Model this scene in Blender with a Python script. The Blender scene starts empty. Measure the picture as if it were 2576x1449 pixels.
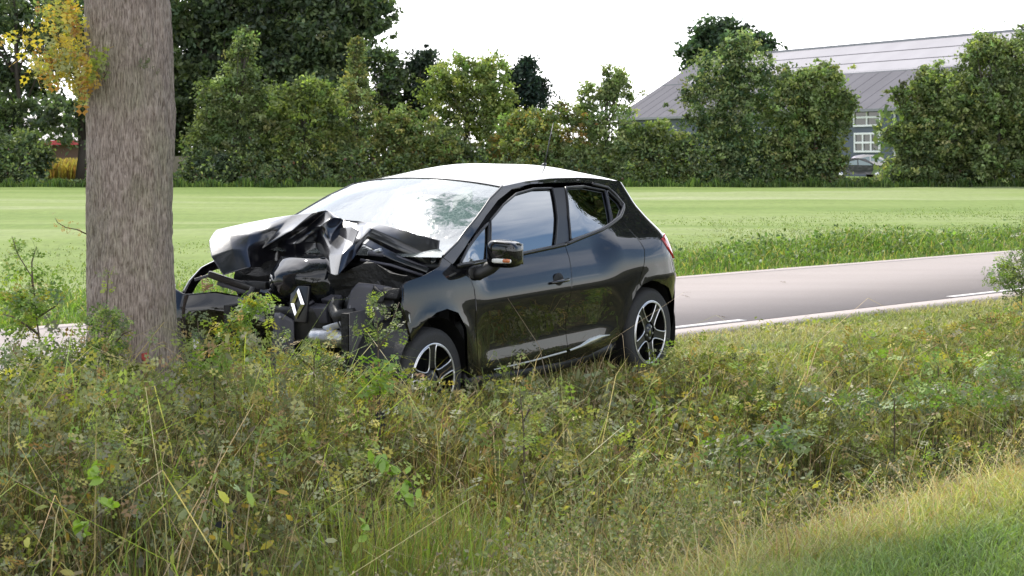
import bpy, bmesh, math, random
import numpy as np
from mathutils import Vector, Matrix, noise
from mathutils.geometry import delaunay_2d_cdt

SC = bpy.context.scene
COL = SC.collection
rad = math.radians
rng = np.random.default_rng(7)
random.seed(7)

# ------------------------------------------------------------------ camera
HC = 1.45                     # eye height over the road surface
FPX = 5200.0                  # focal length in pixels of a 2576 px wide picture
cam = bpy.data.cameras.new('camera'); camo = bpy.data.objects.new('camera', cam)
COL.objects.link(camo); SC.camera = camo
cam.sensor_width = 36.0
cam.lens = 36.0 * FPX / 2576.0
cam.shift_y = -(724.5 - 400.0) / 2576.0
cam.clip_start = 0.1; cam.clip_end = 6000
camo.location = (0, 0, HC); camo.rotation_euler = (rad(90), 0, 0)
cam.dof.use_dof = True; cam.dof.focus_distance = 13.5; cam.dof.aperture_fstop = 14

# ------------------------------------------------------------------ sky, sun
SUN_DIR = Vector((-0.24, 0.60, 0.80)).normalized()
SUN_EL = math.asin(SUN_DIR.z); SUN_AZ = math.atan2(SUN_DIR.x, SUN_DIR.y)
W = bpy.data.worlds.new('World'); SC.world = W; W.use_nodes = True
nt = W.node_tree; nt.nodes.clear(); N = nt.nodes.new; L = nt.links.new
out = N('ShaderNodeOutputWorld'); bg = N('ShaderNodeBackground'); bg.inputs[1].default_value = 0.135
sky = N('ShaderNodeTexSky'); sky.sky_type = 'NISHITA'; sky.sun_disc = False
sky.sun_elevation = SUN_EL; sky.sun_rotation = SUN_AZ; sky.dust_density = 1.0; sky.ozone_density = 3.0
tc = N('ShaderNodeTexCoord'); sep = N('ShaderNodeSeparateXYZ'); L(tc.outputs['Generated'], sep.inputs[0])
def M_(op, a, b=None, c=None, clamp=False, tree=None):
    t = tree or nt
    n = t.nodes.new('ShaderNodeMath'); n.operation = op; n.use_clamp = clamp
    for i, v in enumerate((a, b, c)):
        if v is None: continue
        if isinstance(v, (int, float)): n.inputs[i].default_value = v
        else: t.links.new(v, n.inputs[i])
    return n.outputs[0]
# clouds on a flat layer above: direction / elevation
zz = M_('MAXIMUM', sep.outputs[2], 0.02)
zz = M_('ADD', zz, 0.12)
comb = N('ShaderNodeCombineXYZ')
L(M_('DIVIDE', sep.outputs[0], zz), comb.inputs[0]); L(M_('DIVIDE', sep.outputs[1], zz), comb.inputs[1])
mp = N('ShaderNodeMapping'); mp.inputs['Scale'].default_value = (0.5, 1.3, 1); mp.inputs['Rotation'].default_value = (0, 0, 0.5)
L(comb.outputs[0], mp.inputs[0])
nz = N('ShaderNodeTexNoise'); nz.inputs['Scale'].default_value = 1.1; nz.inputs['Detail'].default_value = 7; nz.inputs['Roughness'].default_value = 0.58
nz.inputs['Distortion'].default_value = 0.4
L(mp.outputs[0], nz.inputs[0])
# overcast bank in front (+Y, sun side); equal cloud behind added as neutral fill
fd = N('ShaderNodeVectorMath'); fd.operation = 'DOT_PRODUCT'; L(tc.outputs['Generated'], fd.inputs[0]); fd.inputs[1].default_value = (-0.25, 0.95, 0.05)
front = M_('MULTIPLY', M_('ABSOLUTE', fd.outputs['Value']), 0.30)
cov = M_('ADD', nz.outputs[0], front)
mask = M_('MULTIPLY', M_('SUBTRACT', cov, 0.53), 4.0, clamp=True)
hz = M_('SUBTRACT', 1.0, M_('MULTIPLY', sep.outputs[2], 5.0, clamp=True), clamp=True)
mask = M_('MAXIMUM', mask, M_('MULTIPLY', hz, 0.55), clamp=True)
mix = N('ShaderNodeMixRGB'); L(mask, mix.inputs[0]); L(sky.outputs[0], mix.inputs[1])
cb = N('ShaderNodeMixRGB'); cb.inputs[1].default_value = (11.0, 11.0, 11.2, 1); cb.inputs[2].default_value = (17, 17, 17.6, 1)
sdn = N('ShaderNodeVectorMath'); sdn.operation = 'DOT_PRODUCT'; L(tc.outputs['Generated'], sdn.inputs[0]); sdn.inputs[1].default_value = SUN_DIR
L(M_('POWER', M_('MAXIMUM', sdn.outputs['Value'], 0.0), 3.0, clamp=True), cb.inputs[0])
L(cb.outputs[0], mix.inputs[2]); L(mix.outputs[0], bg.inputs[0]); L(bg.outputs[0], out.inputs[0])

sl = bpy.data.lights.new('sun', 'SUN'); sl.energy = 2.9; sl.angle = rad(1.2); sl.color = (1.0, 0.95, 0.86)
so = bpy.data.objects.new('sun', sl); COL.objects.link(so)
so.rotation_euler = (-SUN_DIR).to_track_quat('-Z', 'Y').to_euler(); so.location = (0, 0, 60)

SC.view_settings.view_transform = 'Standard'; SC.view_settings.look = 'None'
SC.view_settings.exposure = 0.72; SC.view_settings.gamma = 1.0; SC.view_settings.use_curve_mapping = False
SC.cycles.use_denoising = True
SC.cycles.max_bounces = 8; SC.cycles.transparent_max_bounces = 16
SC.cycles.sample_clamp_indirect = 6.0
try: SC.cycles.denoiser = 'OPENIMAGEDENOISE'
except Exception: pass

# ------------------------------------------------------------------ helpers
EU = np.array([0.629, 0.777]); EV = np.array([-0.777, 0.629])
def uv2w(u, v): return u * EU[0] + v * EV[0], u * EU[1] + v * EV[1]
def w2uv(x, y): return x * EU[0] + y * EU[1], x * EV[0] + y * EV[1]
def at(px, py, d):            # a point at distance d seen at (px,py) of a 2576x1449 picture
    return np.array([(px - 1288) / FPX * d, d, HC - (py - 400) / FPX * d])

def tag(o, label=None, cat=None, group=None, kind=None):
    if label: o['label'] = label
    if cat: o['category'] = cat
    if group: o['group'] = group
    if kind: o['kind'] = kind
    return o
def empty(name, loc=(0, 0, 0), rot=(0, 0, 0)):
    o = bpy.data.objects.new(name, None); COL.objects.link(o); o.location = loc; o.rotation_euler = rot
    o.empty_display_size = 0.1
    return o
def link(name, me, mat, parent=None):
    o = bpy.data.objects.new(name, me); COL.objects.link(o)
    if mat is not None and len(me.materials) == 0: me.materials.append(mat)
    if parent is not None: o.parent = parent
    return o
def mesh_np(name, V, F, smooth=False, col=None):
    """V (n,3); F (m,3) or (m,4) int arrays"""
    me = bpy.data.meshes.new(name)
    V = np.asarray(V, np.float32); F = np.asarray(F, np.int32); k = F.shape[1]
    me.vertices.add(len(V)); me.vertices.foreach_set('co', V.ravel())
    me.loops.add(F.size); me.loops.foreach_set('vertex_index', F.ravel())
    me.polygons.add(len(F)); me.polygons.foreach_set('loop_start', np.arange(0, F.size, k, dtype=np.int32))
    me.polygons.foreach_set('loop_total', np.full(len(F), k, np.int32))
    if smooth: me.polygons.foreach_set('use_smooth', np.ones(len(F), bool))
    me.update(calc_edges=True)
    if col is not None:
        a = me.attributes.new('col', 'FLOAT_COLOR', 'POINT')
        c = np.ones((len(V), 4), np.float32); c[:, :3] = col; a.data.foreach_set('color', c.ravel())
    return me
def mesh_py(name, V, F, smooth=False):
    me = bpy.data.meshes.new(name); me.from_pydata([tuple(map(float, v)) for v in V], [], [tuple(f) for f in F])
    if smooth: me.polygons.foreach_set('use_smooth', np.ones(len(me.polygons), bool))
    me.update(); return me
def grid_faces(nr, nc):
    i = np.arange(nr - 1)[:, None] * nc + np.arange(nc - 1)[None, :]
    return np.stack([i, i + 1, i + nc + 1, i + nc], -1).reshape(-1, 4)
def tube_vf(P, R, n=8, cap=True):
    P = [Vector(p) for p in P]
    if not hasattr(R, '__len__'): R = [R] * len(P)
    V = []; F = []; up = Vector((0.13, 0.21, 1)).normalized()
    prev = None
    for i, p in enumerate(P):
        t = (P[min(i + 1, len(P) - 1)] - P[max(i - 1, 0)])
        t = t.normalized() if t.length > 1e-9 else Vector((0, 0, 1))
        if prev is None:
            a = t.cross(up) if abs(t.dot(up)) < .95 else t.cross(Vector((1, 0, 0)))
        else: a = prev - t * prev.dot(t)
        a.normalize(); prev = a; b = t.cross(a)
        for k in range(n):
            q = 2 * math.pi * k / n
            V.append(p + (a * math.cos(q) + b * math.sin(q)) * R[i])
    for i in range(len(P) - 1):
        for k in range(n):
            F.append((i * n + k, i * n + (k + 1) % n, (i + 1) * n + (k + 1) % n, (i + 1) * n + k))
    if cap:
        F.append(tuple(range(n - 1, -1, -1))); F.append(tuple((len(P) - 1) * n + k for k in range(n)))
    return V, F
class MB:
    def __init__(s): s.V = []; s.F = []
    def add(s, V, F):
        b = len(s.V); s.V += [tuple(map(float, v)) for v in V]; s.F += [tuple(i + b for i in f) for f in F]; return s
    def tube(s, P, R, n=8): return s.add(*tube_vf(P, R, n))
    def box(s, c, d, rot=None):
        m = rot.to_matrix() if rot is not None else Matrix.Identity(3)
        V = [Vector(c) + m @ Vector((sx * d[0] / 2, sy * d[1] / 2, sz * d[2] / 2)) for sx in (-1, 1) for sy in (-1, 1) for sz in (-1, 1)]
        return s.add(V, [(0, 1, 3, 2), (4, 6, 7, 5), (0, 4, 5, 1), (2, 3, 7, 6), (0, 2, 6, 4), (1, 5, 7, 3)])
    def build(s, name, mat, parent=None, smooth=False, bevel=0):
        me = mesh_py(name, s.V, s.F, smooth); o = link(name, me, mat, parent)
        if bevel:
            m = o.modifiers.new('b', 'BEVEL'); m.width = bevel; m.segments = 3; m.limit_method = 'ANGLE'
            me.polygons.foreach_set('use_smooth', np.ones(len(me.polygons), bool))
        return o
def box(name, c, d, mat, parent=None, rot=None, bevel=0):
    return MB().box(c, d, rot).build(name, mat, parent, bevel=bevel)

# ------------------------------------------------------------------ materials
def mat(name, col=(.5, .5, .5), rough=.6, metal=0, coat=0, coat_rough=.03, spec=.5, bump=0, bscale=40, var=0, vscale=3, trans=0, ior=1.5):
    m = bpy.data.materials.new(name); m.use_nodes = True
    t = m.node_tree; b = t.nodes['Principled BSDF']
    b.inputs['Base Color'].default_value = (*col, 1); b.inputs['Roughness'].default_value = rough
    b.inputs['Metallic'].default_value = metal; b.inputs['Coat Weight'].default_value = coat
    b.inputs['Coat Roughness'].default_value = coat_rough; b.inputs['Specular IOR Level'].default_value = spec
    b.inputs['Transmission Weight'].default_value = trans; b.inputs['IOR'].default_value = ior
    tcn = t.nodes.new('ShaderNodeTexCoord')
    if var:
        n = t.nodes.new('ShaderNodeTexNoise'); n.inputs['Scale'].default_value = vscale; n.inputs['Detail'].default_value = 6
        t.links.new(tcn.outputs['Object'], n.inputs[0])
        mx = t.nodes.new('ShaderNodeMixRGB')
        mx.inputs[1].default_value = tuple(c * (1 - var) for c in col) + (1,); mx.inputs[2].default_value = tuple(min(1, c * (1 + var)) for c in col) + (1,)
        r = t.nodes.new('ShaderNodeMapRange'); r.inputs[1].default_value = .3; r.inputs[2].default_value = .7
        t.links.new(n.outputs[0], r.inputs[0]); t.links.new(r.outputs[0], mx.inputs[0]); t.links.new(mx.outputs[0], b.inputs['Base Color'])
    if bump:
        n2 = t.nodes.new('ShaderNodeTexNoise'); n2.inputs['Scale'].default_value = bscale; n2.inputs['Detail'].default_value = 4
        t.links.new(tcn.outputs['Object'], n2.inputs[0])
        bp = t.nodes.new('ShaderNodeBump'); bp.inputs['Strength'].default_value = bump; bp.inputs['Distance'].default_value = .02
        t.links.new(n2.outputs[0], bp.inputs['Height']); t.links.new(bp.outputs[0], b.inputs['Normal'])
    return m
def leaf_mat(name, transl=.4, gloss=.06, rough=.5, tint=(1, 1, 1)):
    m = bpy.data.materials.new(name); m.use_nodes = True; t = m.node_tree; t.nodes.clear()
    o = t.nodes.new('ShaderNodeOutputMaterial'); a = t.nodes.new('ShaderNodeAttribute'); a.attribute_name = 'col'
    oi = t.nodes.new('ShaderNodeObjectInfo')
    d = t.nodes.new('ShaderNodeBsdfDiffuse'); tr = t.nodes.new('ShaderNodeBsdfTranslucent'); g = t.nodes.new('ShaderNodeBsdfGlossy'); g.inputs['Roughness'].default_value = rough
    hs = t.nodes.new('ShaderNodeMixRGB'); hs.blend_type = 'MULTIPLY'; hs.inputs[0].default_value = 1; hs.inputs[2].default_value = (1.15, 1.25, .55, 1)
    t.links.new(a.outputs['Color'], hs.inputs[1])
    t.links.new(a.outputs['Color'], d.inputs[0]); t.links.new(hs.outputs[0], tr.inputs[0])
    m1 = t.nodes.new('ShaderNodeMixShader'); m1.inputs[0].default_value = transl
    t.links.new(d.outputs[0], m1.inputs[1]); t.links.new(tr.outputs[0], m1.inputs[2])
    m2 = t.nodes.new('ShaderNodeMixShader'); m2.inputs[0].default_value = gloss
    t.links.new(m1.outputs[0], m2.inputs[1]); t.links.new(g.outputs[0], m2.inputs[2]); t.links.new(m2.outputs[0], o.inputs[0])
    return m
LEAF = leaf_mat('leaf', .38, .05)
GRASS = leaf_mat('grass_blade', .42, .04)
WEED = leaf_mat('weed_leaf', .30, .025)
FARLEAF = leaf_mat('far_leaf', .38, .02)

def bark_mat():
    m = bpy.data.materials.new('bark'); m.use_nodes = True; t = m.node_tree; b = t.nodes['Principled BSDF']
    b.inputs['Roughness'].default_value = .9; b.inputs['Specular IOR Level'].default_value = .15
    tcn = t.nodes.new('ShaderNodeTexCoord')
    def nz(sc, det, map_s):
        mp = t.nodes.new('ShaderNodeMapping'); mp.inputs['Scale'].default_value = map_s
        t.links.new(tcn.outputs['Object'], mp.inputs[0])
        n = t.nodes.new('ShaderNodeTexNoise'); n.inputs['Scale'].default_value = sc; n.inputs['Detail'].default_value = det; n.inputs['Roughness'].default_value = .65
        t.links.new(mp.outputs[0], n.inputs[0]); return n.outputs[0]
    fis = nz(130, 6, (1, 1, .13)); mott = nz(7, 6, (1, 1, .6)); big = nz(2.2, 4, (1, 1, .8)); spk = nz(120, 3, (1, 1, .6))
    r = t.nodes.new('ShaderNodeValToRGB'); r.color_ramp.elements[0].position = .36; r.color_ramp.elements[0].color = (.15, .112, .092, 1)
    r.color_ramp.elements[1].position = .62; r.color_ramp.elements[1].color = (.45, .375, .33, 1)
    e = r.color_ramp.elements.new(.48); e.color = (.295, .243, .212, 1)
    t.links.new(fis, r.inputs[0])
    r2 = t.nodes.new('ShaderNodeValToRGB'); r2.color_ramp.elements[0].position = .45; r2.color_ramp.elements[0].color = (1, 1, 1, 1)
    r2.color_ramp.elements[1].position = .72; r2.color_ramp.elements[1].color = (.72, .86, .62, 1)
    t.links.new(big, r2.inputs[0])
    mx = t.nodes.new('ShaderNodeMixRGB'); mx.blend_type = 'MULTIPLY'; mx.inputs[0].default_value = .8
    t.links.new(r.outputs[0], mx.inputs[1]); t.links.new(r2.outputs[0], mx.inputs[2])
    r3 = t.nodes.new('ShaderNodeMapRange'); r3.inputs[1].default_value = .3; r3.inputs[2].default_value = .7; r3.inputs[3].default_value = .86; r3.inputs[4].default_value = 1.14
    t.links.new(mott, r3.inputs[0])
    mx2 = t.nodes.new('ShaderNodeMixRGB'); mx2.blend_type = 'MULTIPLY'; mx2.inputs[0].default_value = 1
    t.links.new(mx.outputs[0], mx2.inputs[1]); t.links.new(r3.outputs[0], mx2.inputs[2]); t.links.new(mx2.outputs[0], b.inputs['Base Color'])
    ad = M_('ADD', M_('MULTIPLY', fis, 1.0, tree=t), M_('MULTIPLY', spk, .25, tree=t), tree=t)
    bp = t.nodes.new('ShaderNodeBump'); bp.inputs['Strength'].default_value = .8; bp.inputs['Distance'].default_value = .02
    t.links.new(ad, bp.inputs['Height']); t.links.new(bp.outputs[0], b.inputs['Normal'])
    return m
BARK = bark_mat()
TWIG = mat('twig', (.10, .075, .055), .85)
DARKBARK = mat('dark_bark', (.06, .05, .042), .9, bump=.5, bscale=30)
PAINT = mat('black_car_paint', (.003, .003, .004), .35, coat=1, coat_rough=.01, spec=.05, bump=.012, bscale=6)
PAINTC = mat('crumpled_black_paint', (.006, .006, .009), .30, coat=1, coat_rough=.10, spec=.25, bump=.08, bscale=14)
for m_ in (PAINT, PAINTC): m_.node_tree.nodes['Principled BSDF'].inputs['Coat IOR'].default_value = 1.58
PLASTIC = mat('black_plastic', (.012, .012, .013), .5, bump=.15, bscale=60)
SATIN = mat('satin_black_trim', (.012, .012, .014), .3)
DGREY = mat('dark_grey_plastic', (.055, .055, .07), .55, var=.2, vscale=8)
BEIGE = mat('dusty_liner', (.17, .145, .135), .75, var=.25, vscale=9, bump=.2)
STEEL = mat('bare_aluminium', (.42, .43, .45), .38, metal=.9, var=.3, vscale=12, bump=.3, bscale=25)
CHROME = mat('chrome', (.85, .85, .88), .08, metal=1)
SILVER = mat('machined_rim_face', (.78, .78, .8), .3, metal=.85)
RUBBER = mat('tyre_rubber', (.022, .022, .023), .75, bump=.2, bscale=80)
BARREL = mat('dark_rim_barrel', (.006, .006, .006), .8, spec=.1)  # even near-black matte barrel behind the spokes
RIMBLK = mat('black_rim', (.010, .010, .011), .35, coat=.15, spec=.25)
CAVITY = mat('engine_bay_dark', (.006, .006, .006), .7, bump=.6, bscale=30)
SEATM = mat('seat_fabric', (.02, .02, .022), .9)
REDL = mat('red_lens', (.45, .008, .012), .12, coat=1)
CLEARL = mat('clear_lens', (.75, .74, .72), .12, coat=1)
ORANGEL = mat('orange_lens', (.55, .16, .06), .15, coat=1)

def glass_mat(name, tint, refl_min, rough=.01, ior=1.75, dirt=0):
    m = bpy.data.materials.new(name); m.use_nodes = True; t = m.node_tree; t.nodes.clear()
    o = t.nodes.new('ShaderNodeOutputMaterial')
    tr = t.nodes.new('ShaderNodeBsdfTransparent'); tr.inputs[0].default_value = (*tint, 1)
    g = t.nodes.new('ShaderNodeBsdfGlossy'); g.inputs['Roughness'].default_value = rough; g.inputs[0].default_value = (.95, .98, 1, 1)
    fr = t.nodes.new('ShaderNodeFresnel'); fr.inputs[0].default_value = ior
    f = M_('ADD', fr.outputs[0], refl_min, clamp=True, tree=t)
    ms = t.nodes.new('ShaderNodeMixShader'); t.links.new(f, ms.inputs[0]); t.links.new(tr.outputs[0], ms.inputs[1]); t.links.new(g.outputs[0], ms.inputs[2])
    t.links.new(ms.outputs[0], o.inputs[0])
    return m, t, ms, o
GLASS, *_ = glass_mat('tinted_side_glass', (.06, .075, .08), .16, ior=2.0)
def windshield_mat():
    m, t, ms, o = glass_mat('crazed_windscreen_glass', (.16, .20, .18), .11, rough=.05, ior=1.62)
    tcn = t.nodes.new('ShaderNodeTexCoord')
    vo = t.nodes.new('ShaderNodeTexVoronoi'); vo.feature = 'DISTANCE_TO_EDGE'; vo.inputs['Scale'].default_value = 42
    nz = t.nodes.new('ShaderNodeTexNoise'); nz.inputs['Scale'].default_value = 3.2; nz.inputs['Detail'].default_value = 5
    nd = t.nodes.new('ShaderNodeTexNoise'); nd.inputs['Scale'].default_value = 16; nd.inputs['Detail'].default_value = 3
    for n in (nz, nd, vo): t.links.new(tcn.outputs['Object'], n.inputs[0])
    crack = M_('LESS_THAN', vo.outputs['Distance'], .06, tree=t)
    # distance from the centre of the cracks and the painted reflection, in car space (object coordinates are car space)
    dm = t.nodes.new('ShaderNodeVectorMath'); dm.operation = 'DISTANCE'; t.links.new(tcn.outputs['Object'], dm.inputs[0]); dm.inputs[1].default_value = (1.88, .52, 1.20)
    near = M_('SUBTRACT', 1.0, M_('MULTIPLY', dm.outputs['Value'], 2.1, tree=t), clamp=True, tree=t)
    dens = M_('ADD', M_('MULTIPLY', near, .9, tree=t), M_('MULTIPLY', M_('SUBTRACT', nz.outputs[0], .5, tree=t), 1.5, tree=t), clamp=True, tree=t)
    k = M_('MULTIPLY', crack, dens, clamp=True, tree=t)
    haze = M_('MULTIPLY_ADD', nd.outputs[0], .16, .04, clamp=True, tree=t)
    allm = M_('MAXIMUM', M_('MULTIPLY', k, .38, tree=t), haze, tree=t)
    df = t.nodes.new('ShaderNodeBsdfDiffuse'); df.inputs[0].default_value = (.62, .70, .68, 1)
    # dark tree reflection near the driver's upper corner, painted as dark green patches
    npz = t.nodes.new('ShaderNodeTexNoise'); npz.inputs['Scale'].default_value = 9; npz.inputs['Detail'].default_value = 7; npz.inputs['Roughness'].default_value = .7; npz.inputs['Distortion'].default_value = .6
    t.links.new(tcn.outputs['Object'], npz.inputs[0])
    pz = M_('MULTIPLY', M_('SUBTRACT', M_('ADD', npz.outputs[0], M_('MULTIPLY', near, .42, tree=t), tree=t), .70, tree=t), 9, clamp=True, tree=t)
    painted_refl = t.nodes.new('ShaderNodeBsdfPrincipled'); painted_refl.inputs['Base Color'].default_value = (.02, .06, .05, 1); painted_refl.inputs['Roughness'].default_value = 1.0; painted_refl.inputs['Specular IOR Level'].default_value = 0.0
    ms_ = t.nodes.new('ShaderNodeMixShader'); t.links.new(pz, ms_.inputs[0]); t.links.new(ms.outputs[0], ms_.inputs[1]); t.links.new(painted_refl.outputs[0], ms_.inputs[2])
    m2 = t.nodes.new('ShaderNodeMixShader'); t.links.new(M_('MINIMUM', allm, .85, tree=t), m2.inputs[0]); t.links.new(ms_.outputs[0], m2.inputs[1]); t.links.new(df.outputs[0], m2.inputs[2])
    t.links.new(m2.outputs[0], o.inputs[0])
    bp = t.nodes.new('ShaderNodeBump'); bp.inputs['Strength'].default_value = .25; bp.inputs['Distance'].default_value = .03
    nb = t.nodes.new('ShaderNodeTexNoise'); nb.inputs['Scale'].default_value = 5; nb.inputs['Detail'].default_value = 6; t.links.new(tcn.outputs['Object'], nb.inputs[0])
    t.links.new(nb.outputs[0], bp.inputs['Height'])
    for n in t.nodes:
        if n.type == 'BSDF_GLOSSY': t.links.new(bp.outputs[0], n.inputs['Normal'])
    return m
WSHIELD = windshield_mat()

# ------------------------------------------------------------------ ground
def lump(x, y, s=1.0):
    return (np.sin(x * 1.7 * s + 1.3 * np.sin(y * 1.1 * s)) + np.sin(y * 2.3 * s + 1.7 + 1.2 * np.sin(x * .9 * s)) + .6 * np.sin((x + y) * 4.1 * s + 2) + .5 * np.sin((x - 1.3 * y) * 5.7 * s)) / 3.1
def gz(u, v):
    z = np.interp(v, [-2000, -40, 3.9, 4.7, 5.4, 6.2, 6.7, 7.5, 8.1, 8.8, 9.55, 9.62, 14.4, 15.2, 16.5, 120, 3000],
                  [-.15, -.15, -.15, -.30, -1.0, -1.08, -.80, -.19, -.07, -.05, -.025, -.02, -.03, -.02, -.01, 0.0, 0.0])
    z = z - .035 * np.clip((11.6 - u) / 2.5, 0, 1.6) * ((v > 6.5) & (v < 9.5)) * np.clip((9.5 - v), 0, 1)
    w = ((v < 9.55)).astype(float)
    return z + w * .025 * lump(u * 1.3, v * 1.3) * np.clip((9.55 - v) * 2, 0, 1)
def gzw(x, y):
    u, v = w2uv(x, y); return gz(u, v)
def axis(parts):
    a = []
    for s, e, n in parts: a += list(np.linspace(s, e, n, endpoint=False))
    return np.array(a + [parts[-1][1]])
def sheet(name, uu, vv, zf, m):
    U, V = np.meshgrid(uu, vv); x, y = uv2w(U, V); z = zf(U, V)
    me = mesh_np(name, np.stack([x, y, z], -1).reshape(-1, 3), grid_faces(len(vv), len(uu)), True)
    return tag(link(name, me, m), kind='structure')

def soil_mat():
    m = bpy.data.materials.new('verge_soil'); m.use_nodes = True; t = m.node_tree; b = t.nodes['Principled BSDF']
    b.inputs['Roughness'].default_value = .95; b.inputs['Specular IOR Level'].default_value = .1
    tcn = t.nodes.new('ShaderNodeTexCoord')
    n = t.nodes.new('ShaderNodeTexNoise'); n.inputs['Scale'].default_value = 1.6; n.inputs['Detail'].default_value = 10; n.inputs['Roughness'].default_value = .7
    t.links.new(tcn.outputs['Object'], n.inputs[0])
    r = t.nodes.new('ShaderNodeValToRGB'); r.color_ramp.elements[0].position = .35; r.color_ramp.elements[0].color = (.025, .024, .014, 1)
    r.color_ramp.elements[1].position = .68; r.color_ramp.elements[1].color = (.13, .11, .06, 1)
    e = r.color_ramp.elements.new(.5); e.color = (.05, .052, .024, 1)
    t.links.new(n.outputs[0], r.inputs[0]); t.links.new(r.outputs[0], b.inputs['Base Color'])
    return m
def field_mat():
    m = bpy.data.materials.new('mown_meadow'); m.use_nodes = True; t = m.node_tree; b = t.nodes['Principled BSDF']
    b.inputs['Roughness'].default_value = .9; b.inputs['Specular IOR Level'].default_value = .1
    tcn = t.nodes.new('ShaderNodeTexCoord')
    mp = t.nodes.new('ShaderNodeMapping'); mp.inputs['Scale'].default_value = (.018, .055, 1); mp.inputs['Rotation'].default_value = (0, 0, -.03)
    t.links.new(tcn.outputs['Object'], mp.inputs[0])
    n = t.nodes.new('ShaderNodeTexNoise'); n.inputs['Scale'].default_value = 1.0; n.inputs['Detail'].default_value = 6; n.inputs['Roughness'].default_value = .6; n.inputs['Distortion'].default_value = 1.1
    t.links.new(mp.outputs[0], n.inputs[0])
    r = t.nodes.new('ShaderNodeValToRGB')
    r.color_ramp.elements[0].position = .40; r.color_ramp.elements[0].color = (.118, .172, .036, 1)
    r.color_ramp.elements[1].position = .67; r.color_ramp.elements[1].color = (.245, .268, .140, 1)
    e = r.color_ramp.elements.new(.50); e.color = (.158, .208, .055, 1)
    t.links.new(n.outputs[0], r.inputs[0])
    n2 = t.nodes.new('ShaderNodeTexNoise'); n2.inputs['Scale'].default_value = 9; n2.inputs['Detail'].default_value = 8; n2.inputs['Roughness'].default_value = .8
    mp2 = t.nodes.new('ShaderNodeMapping'); mp2.inputs['Scale'].default_value = (.5, .12, 1)
    t.links.new(tcn.outputs['Object'], mp2.inputs[0]); t.links.new(mp2.outputs[0], n2.inputs[0])
    mr = t.nodes.new('ShaderNodeMapRange'); mr.inputs[1].default_value = .25; mr.inputs[2].default_value = .75; mr.inputs[3].default_value = .72; mr.inputs[4].default_value = 1.28
    t.links.new(n2.outputs[0], mr.inputs[0])
    mx = t.nodes.new('ShaderNodeMixRGB'); mx.blend_type = 'MULTIPLY'; mx.inputs[0].default_value = 1
    t.links.new(r.outputs[0], mx.inputs[1]); t.links.new(mr.outputs[0], mx.inputs[2]); t.links.new(mx.outputs[0], b.inputs['Base Color'])
    return m
uu = axis([(-1500, -60, 8), (-60, -4, 28), (-4, 22, 160), (22, 60, 60), (60, 200, 14), (200, 1500, 6)])
sheet('ground', uu, axis([(-1500, -60, 5), (-60, 3.6, 12), (3.6, 9.6, 90), (9.6, 14.4, 6)]),
      lambda u, v: np.where(v > 9.59, -.03, gz(u, v)), soil_mat())
def fz(u, v):
    d = np.clip(v - 14.4, 0, 1e9)
    return np.where(v < 14.41, -.03, gz(u, v) + .04 * lump(u * .35, v * .35) * np.clip(d / 6, 0, 1))
sheet('field', axis([(-1500, -150, 6), (-150, -4, 60), (-4, 60, 120), (60, 260, 80), (260, 1500, 8)]),
      axis([(14.4, 22, 30), (22, 60, 70), (60, 200, 60), (200, 1500, 12)]), fz, field_mat())

def road_mat(name, a, b_, sc=60):
    m = bpy.data.materials.new(name); m.use_nodes = True; t = m.node_tree; b = t.nodes['Principled BSDF']
    b.inputs['Roughness'].default_value = .95; b.inputs['Specular IOR Level'].default_value = .05
    tcn = t.nodes.new('ShaderNodeTexCoord')
    n = t.nodes.new('ShaderNodeTexNoise'); n.inputs['Scale'].default_value = sc; n.inputs['Detail'].default_value = 6; n.inputs['Roughness'].default_value = .75
    mp = t.nodes.new('ShaderNodeMapping'); mp.inputs['Rotation'].default_value = (0, 0, -rad(51)); mp.inputs['Scale'].default_value = (.25, 1.2, 1)
    n3 = t.nodes.new('ShaderNodeTexNoise'); n3.inputs['Scale'].default_value = 1.1; n3.inputs['Detail'].default_value = 5
    t.links.new(tcn.outputs['Object'], n.inputs[0]); t.links.new(tcn.outputs['Object'], mp.inputs[0]); t.links.new(mp.outputs[0], n3.inputs[0])
    s = M_('ADD', M_('MULTIPLY', n.outputs[0], .75, tree=t), M_('MULTIPLY', n3.outputs[0], .25, tree=t), tree=t)
    r = t.nodes.new('ShaderNodeValToRGB'); r.color_ramp.elements[0].position = .36; r.color_ramp.elements[0].color = (*a, 1)
    r.color_ramp.elements[1].position = .64; r.color_ramp.elements[1].color = (*b_, 1)
    t.links.new(s, r.inputs[0]); t.links.new(r.outputs[0], b.inputs['Base Color'])
    bp = t.nodes.new('ShaderNodeBump'); bp.inputs['Strength'].default_value = .4; bp.inputs['Distance'].default_value = .01
    t.links.new(n.outputs[0], bp.inputs['Height']); t.links.new(bp.outputs[0], b.inputs['Normal'])
    return m
ROAD = road_mat('worn_asphalt', (.265, .236, .224), (.325, .290, .278))
STRIP = road_mat('concrete_edge', (.34, .30, .285), (.40, .355, .335), 30)
LINE = road_mat('road_paint', (.55, .53, .52), (.74, .72, .70), 40)
ru = axis([(-400, -10, 40), (-10, 50, 120), (50, 600, 60)])
def slab(name, v0, v1, z, m, ua=ru, wob0=0, wob1=0):
    n = len(ua); V = []
    a = v0 + wob0 * (np.sin(ua * 1.9) + np.sin(ua * 4.3 + 1) + .6 * np.sin(ua * 9.1)); b = v1 + wob1 * (np.sin(ua * 1.3 + 2) + np.sin(ua * 5.1) + .6 * np.sin(ua * 11))
    for vv, z_ in ((a, z - .04), (a, z), (b, z), (b, z - .04)):
        x, y = uv2w(ua, vv); V.append(np.stack([x, y, np.full(n, z_)], -1))
    return tag(link(name, mesh_np(name, np.concatenate(V), grid_faces(4, n)), m), kind='structure')
slab('road', 9.99, 14.12, .006, ROAD)
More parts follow.
